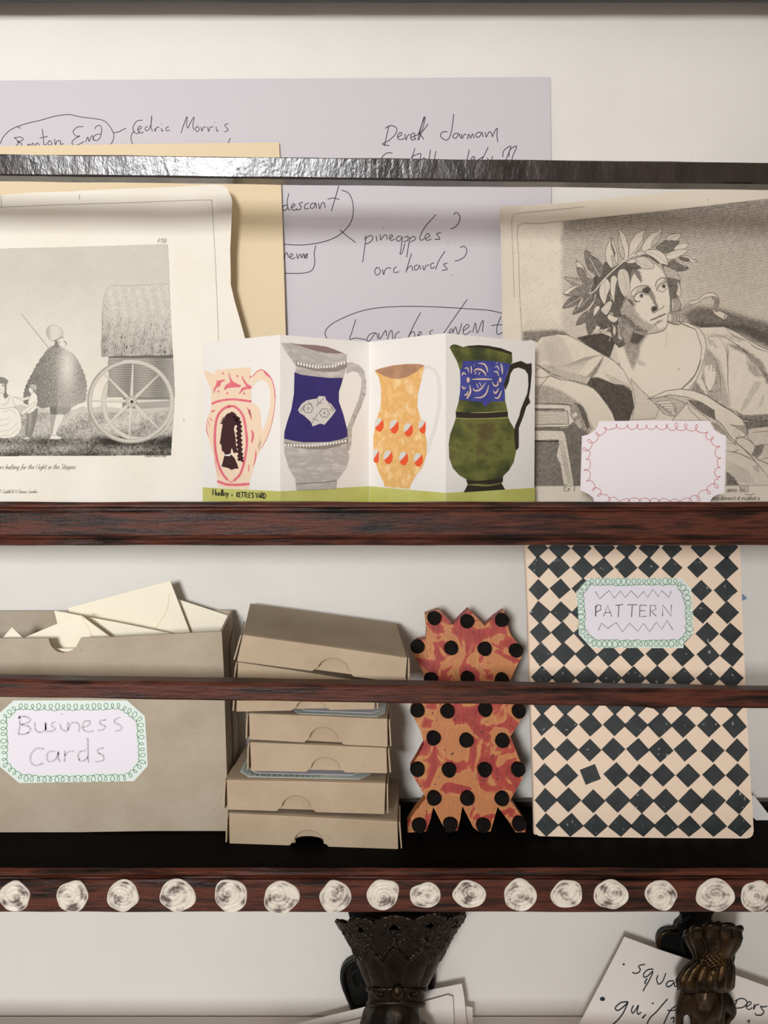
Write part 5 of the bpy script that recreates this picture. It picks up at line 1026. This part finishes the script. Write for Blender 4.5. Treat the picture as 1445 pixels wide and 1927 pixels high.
        q = Flat(lambda x, y: 0); q.m = lambda p: T(0, 0)+ex*p[0]*.001+ey*p[1]*.001+ez*.0004
        mm_ = [((cu+a*hu)*W_*1000, (cv+b*hv)*Dp*1000) for a, b in ((-1, -.6), (-.84, -1), (0, -1), (.84, -1), (1, -.6), (1, .6), (.84, 1), (-.84, 1), (-1, .6))]
        loops(q, mm_, 4.3, 2.0, .42, jit=.2, seed=seed); q.build('scroll_border', M['greendark'], lb_)
    return root
small_box((431, 1530), (747.6, 1546), (432, 1587), (749, 1598), .6509, .6420, (.002, .071, 0), 'wide kraft box at the bottom of the small box stack, its notch open', 1, open_notch=True, notch_u=.475)
small_box((426.6, 1467.5), (725, 1474), (428, 1523.5), (723, 1532), .650, .646, (.003, .072, 0), 'wide kraft box second from the stack bottom, a green-bordered label on its lid', 2, top_label=(.06, .06, .9, .75), notch_u=.44)
small_box((470.5, 1397), (727, 1407.5), (473, 1450.5), (728, 1455), .655, .651, (.003, .066, 0), 'narrow kraft box resting on the green-bordered label, below another narrow box', 3, notch_u=.55)
small_box((468.7, 1342.5), (728.5, 1353), (470, 1391.5), (729, 1405.5), .655, .651, (.003, .066, 0), 'narrow kraft box just below the lower rail, its lid label partly covered', 4, top_label=(.3, .03, .98, .75), notch_u=.54)
small_box((446, 1291), (706, 1313), (445, 1339), (704, 1334.5), .650, .646, (.003, .070, 0.001), 'kraft box behind the lower rail, third from the top of the stack', 5, notch_u=.54)
small_box((448, 1246), (716, 1287), (446, 1290), (714, 1311), .648, .645, (.001, .072, .002), 'thin kraft box directly under the tilted top box', 6, notch_u=.54)
small_box((457.5, 1195), (766, 1238), (446.5, 1244), (762, 1286), .633, .630, (-.007, .080, .0075), 'tilted wide kraft box on top of the stack', 7, notch_u=.57)

# ======================= ENVELOPES IN THE OPEN BOX =======================
def env(label, outline, d0, folds, seed):
    g = 'ivory envelopes in the large open box'
    e_ = tag(empty('envelope', tuple(U(sum(p[0] for p in outline)/len(outline), max(p[1] for p in outline), d0))), label, 'envelope', g)
    dd = lambda x, y: d0
    sheet('sheet', outline, dd, M['ivory'], e_, .0009, 0)
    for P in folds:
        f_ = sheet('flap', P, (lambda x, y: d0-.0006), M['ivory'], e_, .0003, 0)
        q = Flat(lambda x, y: d0-.0006); q.stroke(P[:len(P)//2+1] if len(P) < 8 else P[3:], 1.2, sm=2); q.build('fold_shade', M['ivoryshade'], f_)  # tan stroke painted as the shadow along the flap fold
    return e_
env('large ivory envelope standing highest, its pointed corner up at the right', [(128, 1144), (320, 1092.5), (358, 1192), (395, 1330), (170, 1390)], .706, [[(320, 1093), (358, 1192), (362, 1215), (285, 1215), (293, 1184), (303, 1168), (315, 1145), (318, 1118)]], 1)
env('ivory envelope at the right end of the open box, sloping down right', [(300, 1118), (337, 1128.5), (431, 1159), (412, 1215), (380, 1330), (270, 1300)], .7115, [], 2)
env('long ivory envelope sloping down from its upper left corner', [(102, 1149), (225, 1172), (322, 1192), (318, 1300), (270, 1390), (150, 1340), (112, 1190)], .694, [], 3)
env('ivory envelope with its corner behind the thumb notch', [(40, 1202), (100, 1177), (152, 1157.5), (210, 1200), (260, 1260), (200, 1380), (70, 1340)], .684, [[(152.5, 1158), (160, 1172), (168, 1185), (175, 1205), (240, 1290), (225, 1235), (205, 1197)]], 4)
env('small ivory envelope corner showing at the far left', [(-5, 1212), (22.5, 1180), (48, 1206), (60, 1300), (-30, 1320)], .678, [], 5)
env('ivory envelope low in front, edge showing in the notch', [(60, 1221), (200, 1220), (205, 1350), (60, 1360)], .6745, [], 6)

# ======================= PAINTED WOOD CUTOUT WITH STUDS =======================
cu = tag(empty('painted_cutout', tuple(U(878, 1562, .668))), 'orange and red stained wooden cutout with zigzag edges, rows of black studs and four feet', 'ornament')
K = lambda *p: [(740+x/3.322, 1020+y/3.322) for x, y in p]
co_ = K((198,440),(240,425),(285,410),(330,458),(375,503),(422,455),(470,408),(520,458),(572,510),(630,458),(692,415),(712,500),(730,560),(775,620),(806,665),(800,710),(765,775),(725,862),(742,900),(790,975),(822,1040),(800,1095),(765,1150),(730,1202),(760,1270),(785,1340),(818,1400),(808,1462),(770,1530),(730,1600),(775,1660),(830,1745),(826,1800),(765,1800),(720,1730),(652,1642),(630,1720),(608,1795),(540,1800),(500,1770),(432,1637),(418,1720),(400,1790),(330,1795),(300,1740),(250,1642),(232,1720),(205,1795),(90,1802),(88,1745),(140,1665),(205,1585),(165,1520),(130,1460),(108,1400),(150,1330),(192,1252),(170,1165),(132,1092),(110,1035),(150,960),(196,880),(185,800),(160,745),(132,700),(112,650),(150,600),(205,595),(207,530))
dC = plane_v(1150, .690, 1562, .668)
bm = bmesh.new()
n = len(co_); cy_bot = max(p[1] for p in co_)
fv = [U(x, y, dC(x, y)) for x, y in co_]; bv = [v+Vector((0, .0105, 0)) for v in fv]
zmin = min(v.z for v in fv); dz = zb+.0002-zmin
tri = tessellate_polygon([[Vector((a, b, 0)) for a, b in co_]]); vv = [bm.verts.new(v+Vector((0, 0, dz))) for v in fv+bv]
for a in tri: bm.faces.new([vv[i] for i in a]); bm.faces.new([vv[i+n] for i in reversed(a)])
for i in range(n): bm.faces.new([vv[i], vv[(i+1) % n], vv[(i+1) % n+n], vv[i+n]])
bmesh.ops.dissolve_limit(bm, angle_limit=.001, verts=bm.verts, edges=bm.edges)
bmobj('board', bm, M['panel'], cu)
studs = [(255,460),(460,480),(677,472),(150,637),(360,647),(570,652),(765,662),(235,843),(463,835),(677,845),(150,1035),(337,1040),(573,1030),(783,1040),(250,1208),(455,1222),(680,1224),(150,1403),(347,1406),(570,1405),(778,1403),(253,1582),(461,1583),(677,1585),(160,1752),(355,1747),(560,1752),(785,1742)]
tilt = Matrix.Rotation(math.atan2(.022, .165)*-1, 3, 'X')
for i, (x, y) in enumerate(studs):
    px_, py_ = K((x, y))[0]; c_ = U(px_, py_, dC(px_, py_))+Vector((0, 0, dz)); r_ = 13.2*.67/F; rr = random.Random(i); bm = bmesh.new(); L_ = []
    nrm = tilt @ Vector((0, -1, 0)); ux = Vector((1, 0, 0)); uz = tilt @ Vector((0, 0, 1)); N_ = 22
    for (q, h) in ((1.03, .0), (1.0, .0035), (.94, .0042), (.5, .0043)):
        L_.append([bm.verts.new(c_+nrm*h+(ux*math.cos(a)+uz*math.sin(a))*r_*q*(1+.03*math.sin(3*a+i))) for a in [2*math.pi*k/N_ for k in range(N_)]])
    for a, b in zip(L_, L_[1:]):
        for k in range(N_): bm.faces.new([a[k], a[(k+1) % N_], b[(k+1) % N_], b[k]])
    bm.faces.new(L_[-1]); bm.faces.new(list(reversed(L_[0])))
    bmobj('stud', bm, M['stud'], cu)

# ======================= PATTERN NOTEBOOK =======================
nb = tag(empty('notebook', tuple(U(1213, 1578, .6586))), 'peach notebook printed with dark diamonds and a white handwritten label', 'notebook')
dN = plane_v(1030, .690, 1578, .6586)
dNb = lambda x, y: dN(x, y)+.0055
fro = [(986, 1000), (990, 1040), (995, 1150), (999, 1280), (1003, 1400), (1006, 1500), (1007.5, 1566), (1010, 1571), (1015, 1573.5), (1100, 1575.5), (1250, 1577), (1405, 1577.8), (1412, 1576), (1416.5, 1571), (1418, 1564), (1415, 1500), (1413, 1488), (1410, 1430), (1403, 1300), (1397, 1160), (1393, 1035), (1391, 1000)]
cov_ = sheet('cover', fro, dN, M['cover'], nb, .0008, 0)
sheet('back_cover', [(x+(.6 if x < 1200 else -.6), y-.8) for x, y in fro], dNb, M['cover'], nb, .0008, 0)
bi = [(x+(2 if x < 1200 else -3), y-(3 if y > 1500 else 0)) for x, y in fro]
sheet('page_block', bi, lambda x, y: dN(x, y)+.0009, M['pages'], nb, .0045, 0)
# rounded spine
V = []; Fc = []
sp = [(985.5, 1000), (989.5, 1040), (994.5, 1150), (998.5, 1280), (1002.5, 1400), (1005.5, 1500), (1007.3, 1571)]
for i, (x, y) in enumerate(sp):
    for k in range(7):
        a = math.pi*k/6; p_ = U(x+1.2, y, dN(x, y)); V.append(p_+Vector((-.0016*math.sin(a), .0033-.0033*math.cos(a), 0)))
    if i:
        for k in range(6): Fc.append(((i-1)*7+k, i*7+k, i*7+k+1, (i-1)*7+k+1))
pymesh('spine', V, Fc, M['cover'], nb, smooth=True)
f = Flat(dN, .00015)
NB = lambda x, y: (970+x/3.042, 1000+y/3.042)
rows = [(92, [125,250,378,508,635,765,895,1060,1205], 58), (205, [132,247,385,502,632,762,895,1042,1207], 60), (332, [130,255,385,515,645,775,905,1063,1203], 60), (460, [134,260,385,515,650,790,930,1070,1212], 62), (583, [140,268,398,530,665,800,950,1097,1232], 63),
        (702, [143,277,405,533,668,812,957,1103,1238], 65), (835, [150,275,408,540,675,812,960,1103,1235], 66), (985, [150,285,425,570,700,830,965,1105,1255], 66), (1108, [152,288,430,567,690,826,960,1107,1255], 67), (1248, [160,295,425,560,700,832,972,1128,1270], 66),
        (1392, [165,292,428,575,711,845,988,1135,1272], 66), (1540, [170,303,445,585,722,858,1005,1130,1275], 68), (1685, [175,317,458,600,728,860,995,1135,1285], 68)]
rd = random.Random(5)
for ri, (y, xs, h) in enumerate(rows):
    for ci, x in enumerate(xs):
        hw = h*1.06*(1.13 if ci == 8 and ri < 3 else 1)*rd.uniform(.95, 1.05); a0 = rd.uniform(-.07, .07)+(.4 if (ri, ci) == (10, 2) else 0)
        yy_ = y+rd.uniform(-4, 4)+ci*.6
        P = []
        for k in range(4):
            a = a0+k*math.pi/2; P.append(NB(x+hw*math.sin(a), yy_-hw*math.cos(a)*.98))
        if ci == 0: P = [(max(p[0], 992+(p[1]-1030)*.029), p[1]) for p in P]
        P = [(min(p[0], 1390+(p[1]-1030)*.046), min(p[1], 1575)) for p in P]
        f.poly(P)
f.build('printed_diamonds', M['diamond'], cov_, 'stuff')
lb = sheet('label', [NB(*p) for p in ((415,268),(560,266),(760,268),(948,268),(1005,325),(1012,430),(1018,585),(965,635),(960,668),(760,668),(600,666),(440,668),(400,630),(362,590),(360,480),(348,345),(385,305))], lambda x, y: dN(x, y)-.0003, M['palegreen'], cov_, .0002, 0)
f = Flat(dN, .00045); f.poly([NB(*p) for p in ((430,300),(600,312),(760,310),(920,302),(965,350),(975,450),(982,570),(940,620),(760,620),(600,622),(450,622),(398,570),(398,450),(385,360))]); f.build('label_field', M['labelwhite'], lb)
f = Flat(dN, .00052)
loops(f, [NB(*p) for p in ((425,288),(560,290),(700,290),(860,288),(925,290),(968,340),(985,400),(990,480),(995,570),(960,625),(930,640),(800,640),(640,642),(520,642),(450,640),(410,600),(378,560),(378,480),(375,400),(370,350),(395,318))], 9.6, 6.4, 1.1, jit=.2, seed=21)
f.build('scroll_border', M['green'], lb)
f = Flat(dN, .00055)
for P, w_ in (([(458,345),(482,386),(536,338),(566,383),(600,342),(628,378),(662,340),(700,380),(734,344),(756,378),(786,332),(820,374),(835,338),(878,378),(892,342)], 1.2), ([(474,566),(492,525),(528,556),(576,520),(612,575),(652,525),(700,572),(732,527),(768,574),(806,520),(838,560),(866,510),(900,562)], 1.2),
              ([(460,425),(458,487)], 1.9), ([(456,440),(470,420),(488,424),(488,448),(462,462)], 1.5), ([(504,486),(528,422),(550,488)], 1.3), ([(512,466),(546,464)], 1.2), ([(572,424),(616,418)], 1.4), ([(592,424),(588,490)], 1.4), ([(640,420),(696,420)], 1.4), ([(668,424),(664,490)], 1.5),
              ([(712,422),(710,488),(748,486)], 1.4), ([(712,422),(750,424)], 1.2), ([(712,454),(742,454)], 1.2), ([(770,486),(772,422),(800,424),(804,446),(776,456),(806,486)], 1.4), ([(842,486),(842,420),(892,486),(892,420)], 1.5)): f.stroke([NB(*p) for p in P], w_, sm=0)
f.build('lettering', M['ink'], lb, 'stuff')

# small things around the notebook
tk = sheet('adhesive_tack', [(1385, 1113), (1393, 1116), (1399, 1119), (1406, 1125.5), (1402, 1129), (1397, 1130), (1385, 1130)], lambda x, y: .7235, M['bluetack'], None, .0022, 0)
tag(tk, 'small blue lump of adhesive tack on the wall beside the notebook', 'tack')
pc = sheet('paper_slip', [(1400, 1478), (1413, 1497), (1419, 1497.5), (1446, 1532), (1480, 1560), (1500, 1572), (1490, 1590), (1445, 1564), (1419, 1540), (1395, 1515)], plane_v(1480, .716, 1590, .672), M['white'], None, .0006, 0)
tag(pc, 'white folded paper slip lying at the right end behind the notebook', 'paper')

# ======================= PAPERS AND BRONZE HAND CLIPS BELOW THE SHELF =======================
dn = plane_v(1763, .7035, 1990, .692)
nt_ = tag(empty('note_paper', tuple(U(1260, 1985, .693))), 'off-white note with a blue-black handwritten list, tilted under the right bronze hand', 'paper')
sheet('sheet', [(1175, 1763), (1240, 1787), (1370, 1830), (1445, 1857), (1520, 1884), (1520, 2050), (1026, 2050), (1090, 1927), (1133, 1845)], dn, M['paper'], nt_, .0006, 40)
f = Flat(dn, .0003); N6 = lambda *p: [(1080+x/3.959, 1690+y/3.959) for x, y in p]
for P, w_ in [(((530,495),(495,500),(482,514),(494,532),(482,554),(455,562),(433,552)), 2.1), (((592,530),(552,534),(522,560),(520,588),(548,582),(588,545),(562,610),(532,660),(514,695)), 2.2), (((545,598),(528,628),(534,640)), 2.4), (((625,575),(616,608),(630,642),(660,620),(684,560)), 2.1),
     (((745,618),(708,620),(686,642),(700,662),(728,648),(746,628),(748,650),(762,660),(790,632)), 2.3), (((785,640),(770,684),(790,650),(815,640)), 2.6), (((402,772),(350,780),(308,818),(328,838),(378,802),(402,776),(370,850),(330,905),(286,945)), 2.4), (((444,800),(428,835),(440,858),(470,815),(480,800),(470,850),(482,866),(500,850)), 2.3),
     (((536,868),(510,892),(520,888)), 2.6), (((697,752),(655,800),(612,850),(570,890),(548,930),(552,950)), 2.3), (((762,800),(720,835),(690,890),(668,940)), 2.3), (((695,836),(740,838),(775,818)), 2), (((720,900),(745,890),(740,930)), 2.2),
     (((1198,770),(1228,752),(1262,750),(1290,775),(1270,808),(1230,820),(1196,815),(1205,790),(1215,762)), 2.1), (((1285,810),(1318,790),(1312,772),(1290,785),(1284,815),(1306,832),(1330,815)), 2), (((1345,790),(1338,830),(1355,800),(1380,792)), 2), (((1440,806),(1410,812),(1392,806),(1400,828),(1415,848),(1395,872),(1360,872),(1348,858)), 2.2),
     (((1290,920),(1310,912),(1300,935)), 1.8)]: f.stroke(N6(*P), w_, sm=5)
f.dot(*N6((370, 494))[0], 2.4, 1.9); f.dot(*N6((212, 752))[0], 5, 4.0); f.dot(*N6((587, 786))[0], 2.2, 1.4)
f.build('handwriting', M['inkblue'], nt_, 'stuff')
for nm, O, da in (('white sheet furthest back under the left bronze hand, a narrow strip showing at its right', [(860, 1891), (889, 1896), (890, 1930), (893, 2050), (700, 2050), (700, 1930)], .7085),
                  ('white sheet under the left bronze hand, its peaked corner highest', [(500, 1941), (600, 1916), (675, 1898), (775, 1870), (869, 1851), (874, 1880), (888, 2050), (500, 2050)], .7045),
                  ('smaller white sheet on top under the left bronze hand', [(600, 1936), (700, 1912), (780, 1890), (843, 1872.5), (852, 1876), (853, 1900), (858, 2050), (600, 2050)], .7005)):
    o = sheet('note_sheet', O, plane_v(1850, da, 2050, da-.006), M['paper'], None, .0005, 0); tag(o, nm, 'paper', 'sheets under the left bronze hand')

def revolve(name, cen, rad, py0, py1, dc, dr, disp, mt, parent, nt=220, nh=110, th0=-math.pi, th1=math.pi, hole=None, thick=.0014, top=None):
    """cast cuff: rings of centre/radius tables over photograph rows, relief from disp(theta, row)"""
    cy_ = [c[0] for c in cen]; V = []; Fc = []
    for i in range(nh+1):
        for j in range(nt):
            a = th0+(th1-th0)*j/nt; ta = top(a) if top else py0
            y = ta+(py1-ta)*i/nh
            c = np.interp(y, cy_, [q[1] for q in cen]); r = np.interp(y, [q[0] for q in rad], [q[1] for q in rad])
            e_ = disp(a, y); rr = r+e_*1000/.41*.001*1000*0
            d = dc-math.cos(a)*(r*.00041*dr)-math.cos(a)*e_
            px = c+math.sin(a)*(r+e_/.00041)
            V.append(U(px, y, d))
    for i in range(nh):
        for j in range(nt):
            a = th0+(th1-th0)*(j+.5)/nt
            if hole:
                ta = top(a) if top else py0; y = ta+(py1-ta)*(i+.5)/nh
                if hole(a, y): continue
            Fc.append((i*nt+j, i*nt+(j+1) % nt, (i+1)*nt+(j+1) % nt, (i+1)*nt+j))
    o = pymesh(name, V, Fc, mt, parent, smooth=True)
    m = o.modifiers.new('s', 'SOLIDIFY'); m.thickness = thick; m.offset = -1
    return o
def ellipsoid(name, px, py, d, rx, ry, rd_, mt, parent, n=20):
    bm = bmesh.new(); bmesh.ops.create_uvsphere(bm, u_segments=n, v_segments=n//2, radius=1); c = U(px, py, d); k = d/F
    for v in bm.verts: v.co = Vector((c.x+v.co.x*rx*k, c.y+v.co.y*rd_*k, c.z+v.co.z*ry*k))
    return bmobj(name, bm, mt, parent, smooth=True)
def tube(name, pts, r, mt, parent, n=10):
    """pts: (px, py, d); r px"""
    P = [U(*p) for p in pts]; Q = []
    arr = smooth([tuple(p) for p in P], 6); rs_ = r if isinstance(r, (list, tuple)) else [r]*len(pts)
    rr = np.interp(np.linspace(0, len(pts)-1, len(arr)), range(len(pts)), rs_)
    V = []; Fc = []
    for i, p in enumerate(arr):
        t = Vector(arr[min(i+1, len(arr)-1)])-Vector(arr[max(i-1, 0)]); t.normalize(); u = t.cross(Vector((0, 1, 0)))
        if u.length < .1: u = t.cross(Vector((1, 0, 0)))
        u.normalize(); w_ = t.cross(u)
        for j in range(n): a = 2*math.pi*j/n; V.append(Vector(p)+(u*math.cos(a)+w_*math.sin(a))*rr[i]*.00041)
        if i:
            for j in range(n): Fc.append(((i-1)*n+j, (i-1)*n+(j+1) % n, i*n+(j+1) % n, i*n+j))
    Fc += [tuple(range(n)), tuple(len(V)-n+j for j in reversed(range(n)))]
    return pymesh(name, V, Fc, mt, parent, smooth=True)
def fused_hand(name, limbs, mt, parent, voxel=.0011):
    """hand as one continuous surface: tapered limbs of balls, fused by a voxel remesh"""
    bm = bmesh.new()
    for L_ in limbs:
        arr = smooth([(p[0], p[1], p[2], p[3]) for p in L_], 7)
        for x, y, d, r in arr:
            c = U(x, y, d); g = bmesh.ops.create_icosphere(bm, subdivisions=2, radius=r*.00041)
            for v in g['verts']: v.co += c
    me = bpy.data.meshes.new(name); bm.to_mesh(me); bm.free(); o = link(name, me, mt, parent)
    m = o.modifiers.new('r', 'REMESH'); m.mode = 'VOXEL'; m.voxel_size = voxel; m.use_smooth_shade = True
    s_ = o.modifiers.new('s', 'SMOOTH'); s_.iterations = 4; s_.factor = .6
    return o
# ---- left clip ----
lc = tag(empty('letter_clip', tuple(U(750, 1985, .70))), 'dark bronze hand-shaped letter clip with a wide pierced lace cuff, wall-mounted', 'paper clip', 'bronze hand clips')
sheet('back_plate', smooth([(672, 1706), (862, 1706), (855, 1735), (812, 1785), (816, 1815), (819, 1850), (808, 1882), (790, 1905), (740, 1915), (700, 1912), (668, 1913), (654, 1885), (642, 1855), (640, 1832), (648, 1815), (664, 1805), (690, 1795), (665, 1745)], 3, True), lambda x, y: .7125, M['iron'], lc, .006, 0)
tube('scroll', [(690, 1800, .709), (664, 1808, .708), (648, 1826, .708), (646, 1850, .708), (655, 1880, .708), (668, 1905, .708)], [2, 3.6, 4, 4, 3.5, 2], M['iron'], lc)
tube('scroll', [(676, 1822, .709), (664, 1832, .708), (663, 1846, .708), (672, 1856, .708), (682, 1850, .709)], [1.5, 2.5, 2.5, 2.5, 1.5], M['iron'], lc)
tube('scroll', [(806, 1798, .709), (812, 1825, .708), (814, 1850, .708), (804, 1875, .708), (785, 1890, .709)], [2, 3.6, 4, 3.6, 2], M['iron'], lc)
for k in range(3): tube('scroll', [(795, 1850+k*10, .708), (805, 1852+k*10, .706), (813, 1848+k*10, .708)], 1.6, M['iron'], lc)
cenL = [(1715, 752), (1800, 750), (1860, 747), (1890, 745), (1930, 737)]
radL = [(1710, 124), (1735, 115), (1760, 100), (1800, 77), (1830, 63), (1850, 55), (1865, 50), (1895, 50)]
def topL(a):
    q = 5*(a+.09); lobe = abs(math.cos(q))**.55; tre = .22*abs(math.cos(q*3)); return 1741-16*lobe-4*tre*lobe-7*math.sin(a)-3*math.cos(a)
def tri_(x): x = (x/(2*math.pi)) % 1; return 4*abs(x-.5)-1
def dispL(a, y):
    t_ = topL(a); e = 0
    zy = 1797+13*tri_(10*(a+.09)+math.pi)-4*math.sin(a); e += .0016*math.exp(-((y-zy)/2.6)**2)
    e += .0012*math.exp(-((y-t_-2)/2.2)**2)
    if y < zy: e += .0011*noise.noise(Vector((a*14, y*.16, 3)))+.0007*noise.noise(Vector((a*30, y*.35, 5)))+.0009*max(0, math.cos(10*(a+.09)))**8*math.exp(-((y-1772)/9)**2)*(1+math.sin(y*1.2))
    else: e += .0015*abs(math.cos(5*(a+.09)))**.7*math.exp(-((y-1830)/26)**2)
    e += .0016*math.exp(-((y-1862)/3)**2)+.0012*math.exp(-((y-1888)/3.2)**2)
    return e
def holeL(a, y):
    k = (a+.09)/(math.pi/5); da = (k-round(k))*math.pi/5; cy2 = topL(round(k)*math.pi/5-.09)+24
    return 0 < (y-(cy2-9)) < 12 and abs(da) < .095*((y-(cy2-9))/12)+.01
revolve('cuff', cenL, radL, 1730, 1893, .672, .52, dispL, M['bronze'], lc, nt=300, nh=130, hole=holeL, top=topL)
ellipsoid('jewel', 748, 1866, .6595, 12.5, 16, 11, M['bronze2'], lc)
tube('jewel_rim', [(748, 1845, .6605), (735, 1853, .6605), (731.5, 1866, .6605), (736, 1880, .6605), (748, 1886, .6605), (760, 1880, .6605), (764, 1866, .6605), (761, 1853, .6605), (748, 1845, .6605)], 2.2, M['bronze'], lc)
ellipsoid('bead', 747, 1838, .6622, 4.5, 4, 4, M['bronze'], lc)
for sx in (-1, 1):
    cx_ = 748+sx*31; dd_ = .6618
    ellipsoid('bead', cx_, 1869, dd_, 4.5, 4.2, 5, M['bronze2'], lc)
    tube('bracelet_link', [(cx_-16, 1858, dd_+.002), (cx_-6, 1861, dd_-.0008), (cx_+6, 1864, dd_-.001), (cx_+12, 1871, dd_), (cx_+3, 1878, dd_-.001), (cx_-8, 1876, dd_-.001), (cx_-16, 1866, dd_+.001), (cx_-16, 1858, dd_+.002)], 1.7, M['bronze'], lc)
for k in range(9):
    a = (k-4)*.3; ellipsoid('bead', 746+50*math.sin(a), 1889+2*math.cos(a), .672-.0107*math.cos(a), 3.2, 3, 3.4, M['bronze2' if k % 2 else 'bronze'], lc, 12)
fused_hand('hand', [[(744, 1890, .674, 42), (742, 1905, .673, 50), (737, 1930, .674, 58), (735, 1960, .674, 56), (735, 2000, .676, 42)], [(705, 1915, .676, 26), (700, 1950, .676, 28), (704, 2000, .677, 20), (706, 2060, .682, 15), (708, 2120, .69, 12)],
     [(765, 1915, .676, 26), (775, 1950, .676, 26), (772, 2000, .677, 20), (770, 2070, .682, 15), (768, 2125, .69, 12)], [(735, 2000, .672, 20), (734, 2060, .674, 17), (733, 2110, .68, 15), (733, 2150, .69, 12)], [(750, 2000, .673, 18), (752, 2060, .676, 15), (751, 2140, .69, 12)],
     [(790, 1940, .678, 20), (806, 1975, .68, 16), (812, 2010, .686, 12)]], M['bronze'], lc)
# ---- right clip ----
rc = tag(empty('letter_clip', tuple(U(1330, 1985, .69))), 'small brass hand-shaped letter clip with a fluted shell cuff, holding the handwritten note', 'paper clip', 'bronze hand clips')
sheet('back_plate', smooth([(1278, 1704), (1345, 1704), (1338, 1728), (1350, 1745), (1380, 1752), (1384, 1790), (1372, 1830), (1320, 1840), (1290, 1815), (1262, 1800), (1244, 1790), (1237, 1776), (1241, 1760), (1252, 1752), (1268, 1752), (1273, 1740), (1284, 1728)], 3, True), lambda x, y: .7125, M['iron'], rc, .006, 0)
tube('scroll', [(1240, 1788, .7095), (1239, 1772, .709), (1247, 1757, .7085), (1262, 1752, .7085), (1276, 1756, .709)], [3, 4.6, 5, 4.6, 3], M['bronze2'], rc)
tube('scroll', [(1273, 1746, .709), (1279, 1736, .708), (1290, 1730, .708), (1298, 1722, .708)], [2, 3, 3, 2], M['iron'], rc)
tube('scroll', [(1290, 1750, .709), (1284, 1762, .708), (1282, 1778, .708), (1290, 1795, .709)], [2, 3, 3, 2], M['iron'], rc)
for k, (cx_, cy_, q) in enumerate(((1352, 1740, 8), (1368, 1742, 7), (1382, 1752, 7), (1389, 1772, 6))): ellipsoid('shell_lobe', cx_, cy_, .676, q, q*.8, q*1.1, M['iron'], rc, 14)
cenR = [(1735, 1344), (1760, 1343), (1780, 1344), (1800, 1342), (1810, 1340), (1825, 1333), (1845, 1327), (1865, 1328)]
radR = [(1735, 46), (1752, 46), (1765, 48), (1780, 42), (1795, 36), (1805, 34), (1815, 38), (1830, 44), (1845, 48), (1858, 46), (1866, 40)]
def topR(a):
    q = 4.5*(a+.1); return 1757-5*abs(math.cos(q))**.5-14*max(0, math.cos(a*.95))-4*math.sin(a)
def dispR(a, y):
    e = 0
    if y < 1808: e += .0030*abs(math.cos(4.5*(a+.1)))**.8*min(1, (1812-y)/34)-.001+.0014*math.exp(-((y-topR(a)-2.5)/2.6)**2)
    else: e += .0021*abs(math.cos(7*(a+.2)))**1.5*min(1, (y-1806)/16)*min(1, max(0, (1864-y)/8))
    e += .0011*math.exp(-((y-1806)/2.4)**2)
    k = math.exp(-(a/.55)**2)*math.exp(-((y-1806)/15)**2); e += k*(.0012+.0011*math.sin(a*24)*math.sin(y*.75))
    return e
revolve('cuff', cenR, radR, 1740, 1866, .676, .62, dispR, M['bronze2'], rc, nt=260, nh=110, top=topR)
ellipsoid('medallion', 1343, 1793, .6655, 8, 9, 5, M['bronze2'], rc, 16); ellipsoid('medallion', 1341, 1813, .6655, 6, 6, 4.5, M['bronze2'], rc, 14)
tube('cord', [(1308, 1752, .665), (1322, 1765, .662), (1330, 1782, .6625), (1333, 1797, .663)], 1.3, M['bronze2'], rc)
tube('cord', [(1329, 1814, .6625), (1336, 1828, .661), (1342, 1842, .6605)], 1.3, M['bronze2'], rc)
tube('cord', [(1336, 1829, .6615), (1343, 1825, .661), (1351, 1829, .662)], 1.2, M['bronze2'], rc)
fused_hand('hand', [[(1328, 1855, .677, 30), (1326, 1872, .676, 36), (1324, 1890, .675, 36), (1326, 1905, .675, 30)], [(1352, 1868, .677, 18), (1366, 1885, .676, 15), (1376, 1903, .677, 10), (1366, 1922, .679, 8), (1362, 1950, .684, 7)],
     [(1300, 1875, .677, 22), (1287, 1892, .676, 15), (1279, 1908, .676, 8.5), (1279, 1935, .680, 8), (1280, 1965, .688, 7)], [(1312, 1895, .672, 15), (1310, 1920, .670, 11.5), (1309, 1960, .674, 10.5), (1309, 2010, .685, 9)],
     [(1330, 1895, .671, 16), (1331, 1925, .668, 12), (1331, 1970, .672, 11), (1331, 2030, .685, 9)], [(1350, 1893, .672, 15), (1352, 1920, .670, 11.5), (1353, 1965, .674, 10.5), (1353, 2015, .685, 9)]], M['bronze2'], rc, .0009)
tube('cord', [(1326, 1912, .6635), (1325, 1925, .6625), (1325, 1950, .664)], 1.2, M['bronze2'], rc); tube('cord', [(1350, 1910, .6645), (1350, 1925, .6635), (1350, 1950, .6655)], 1.2, M['bronze2'], rc)
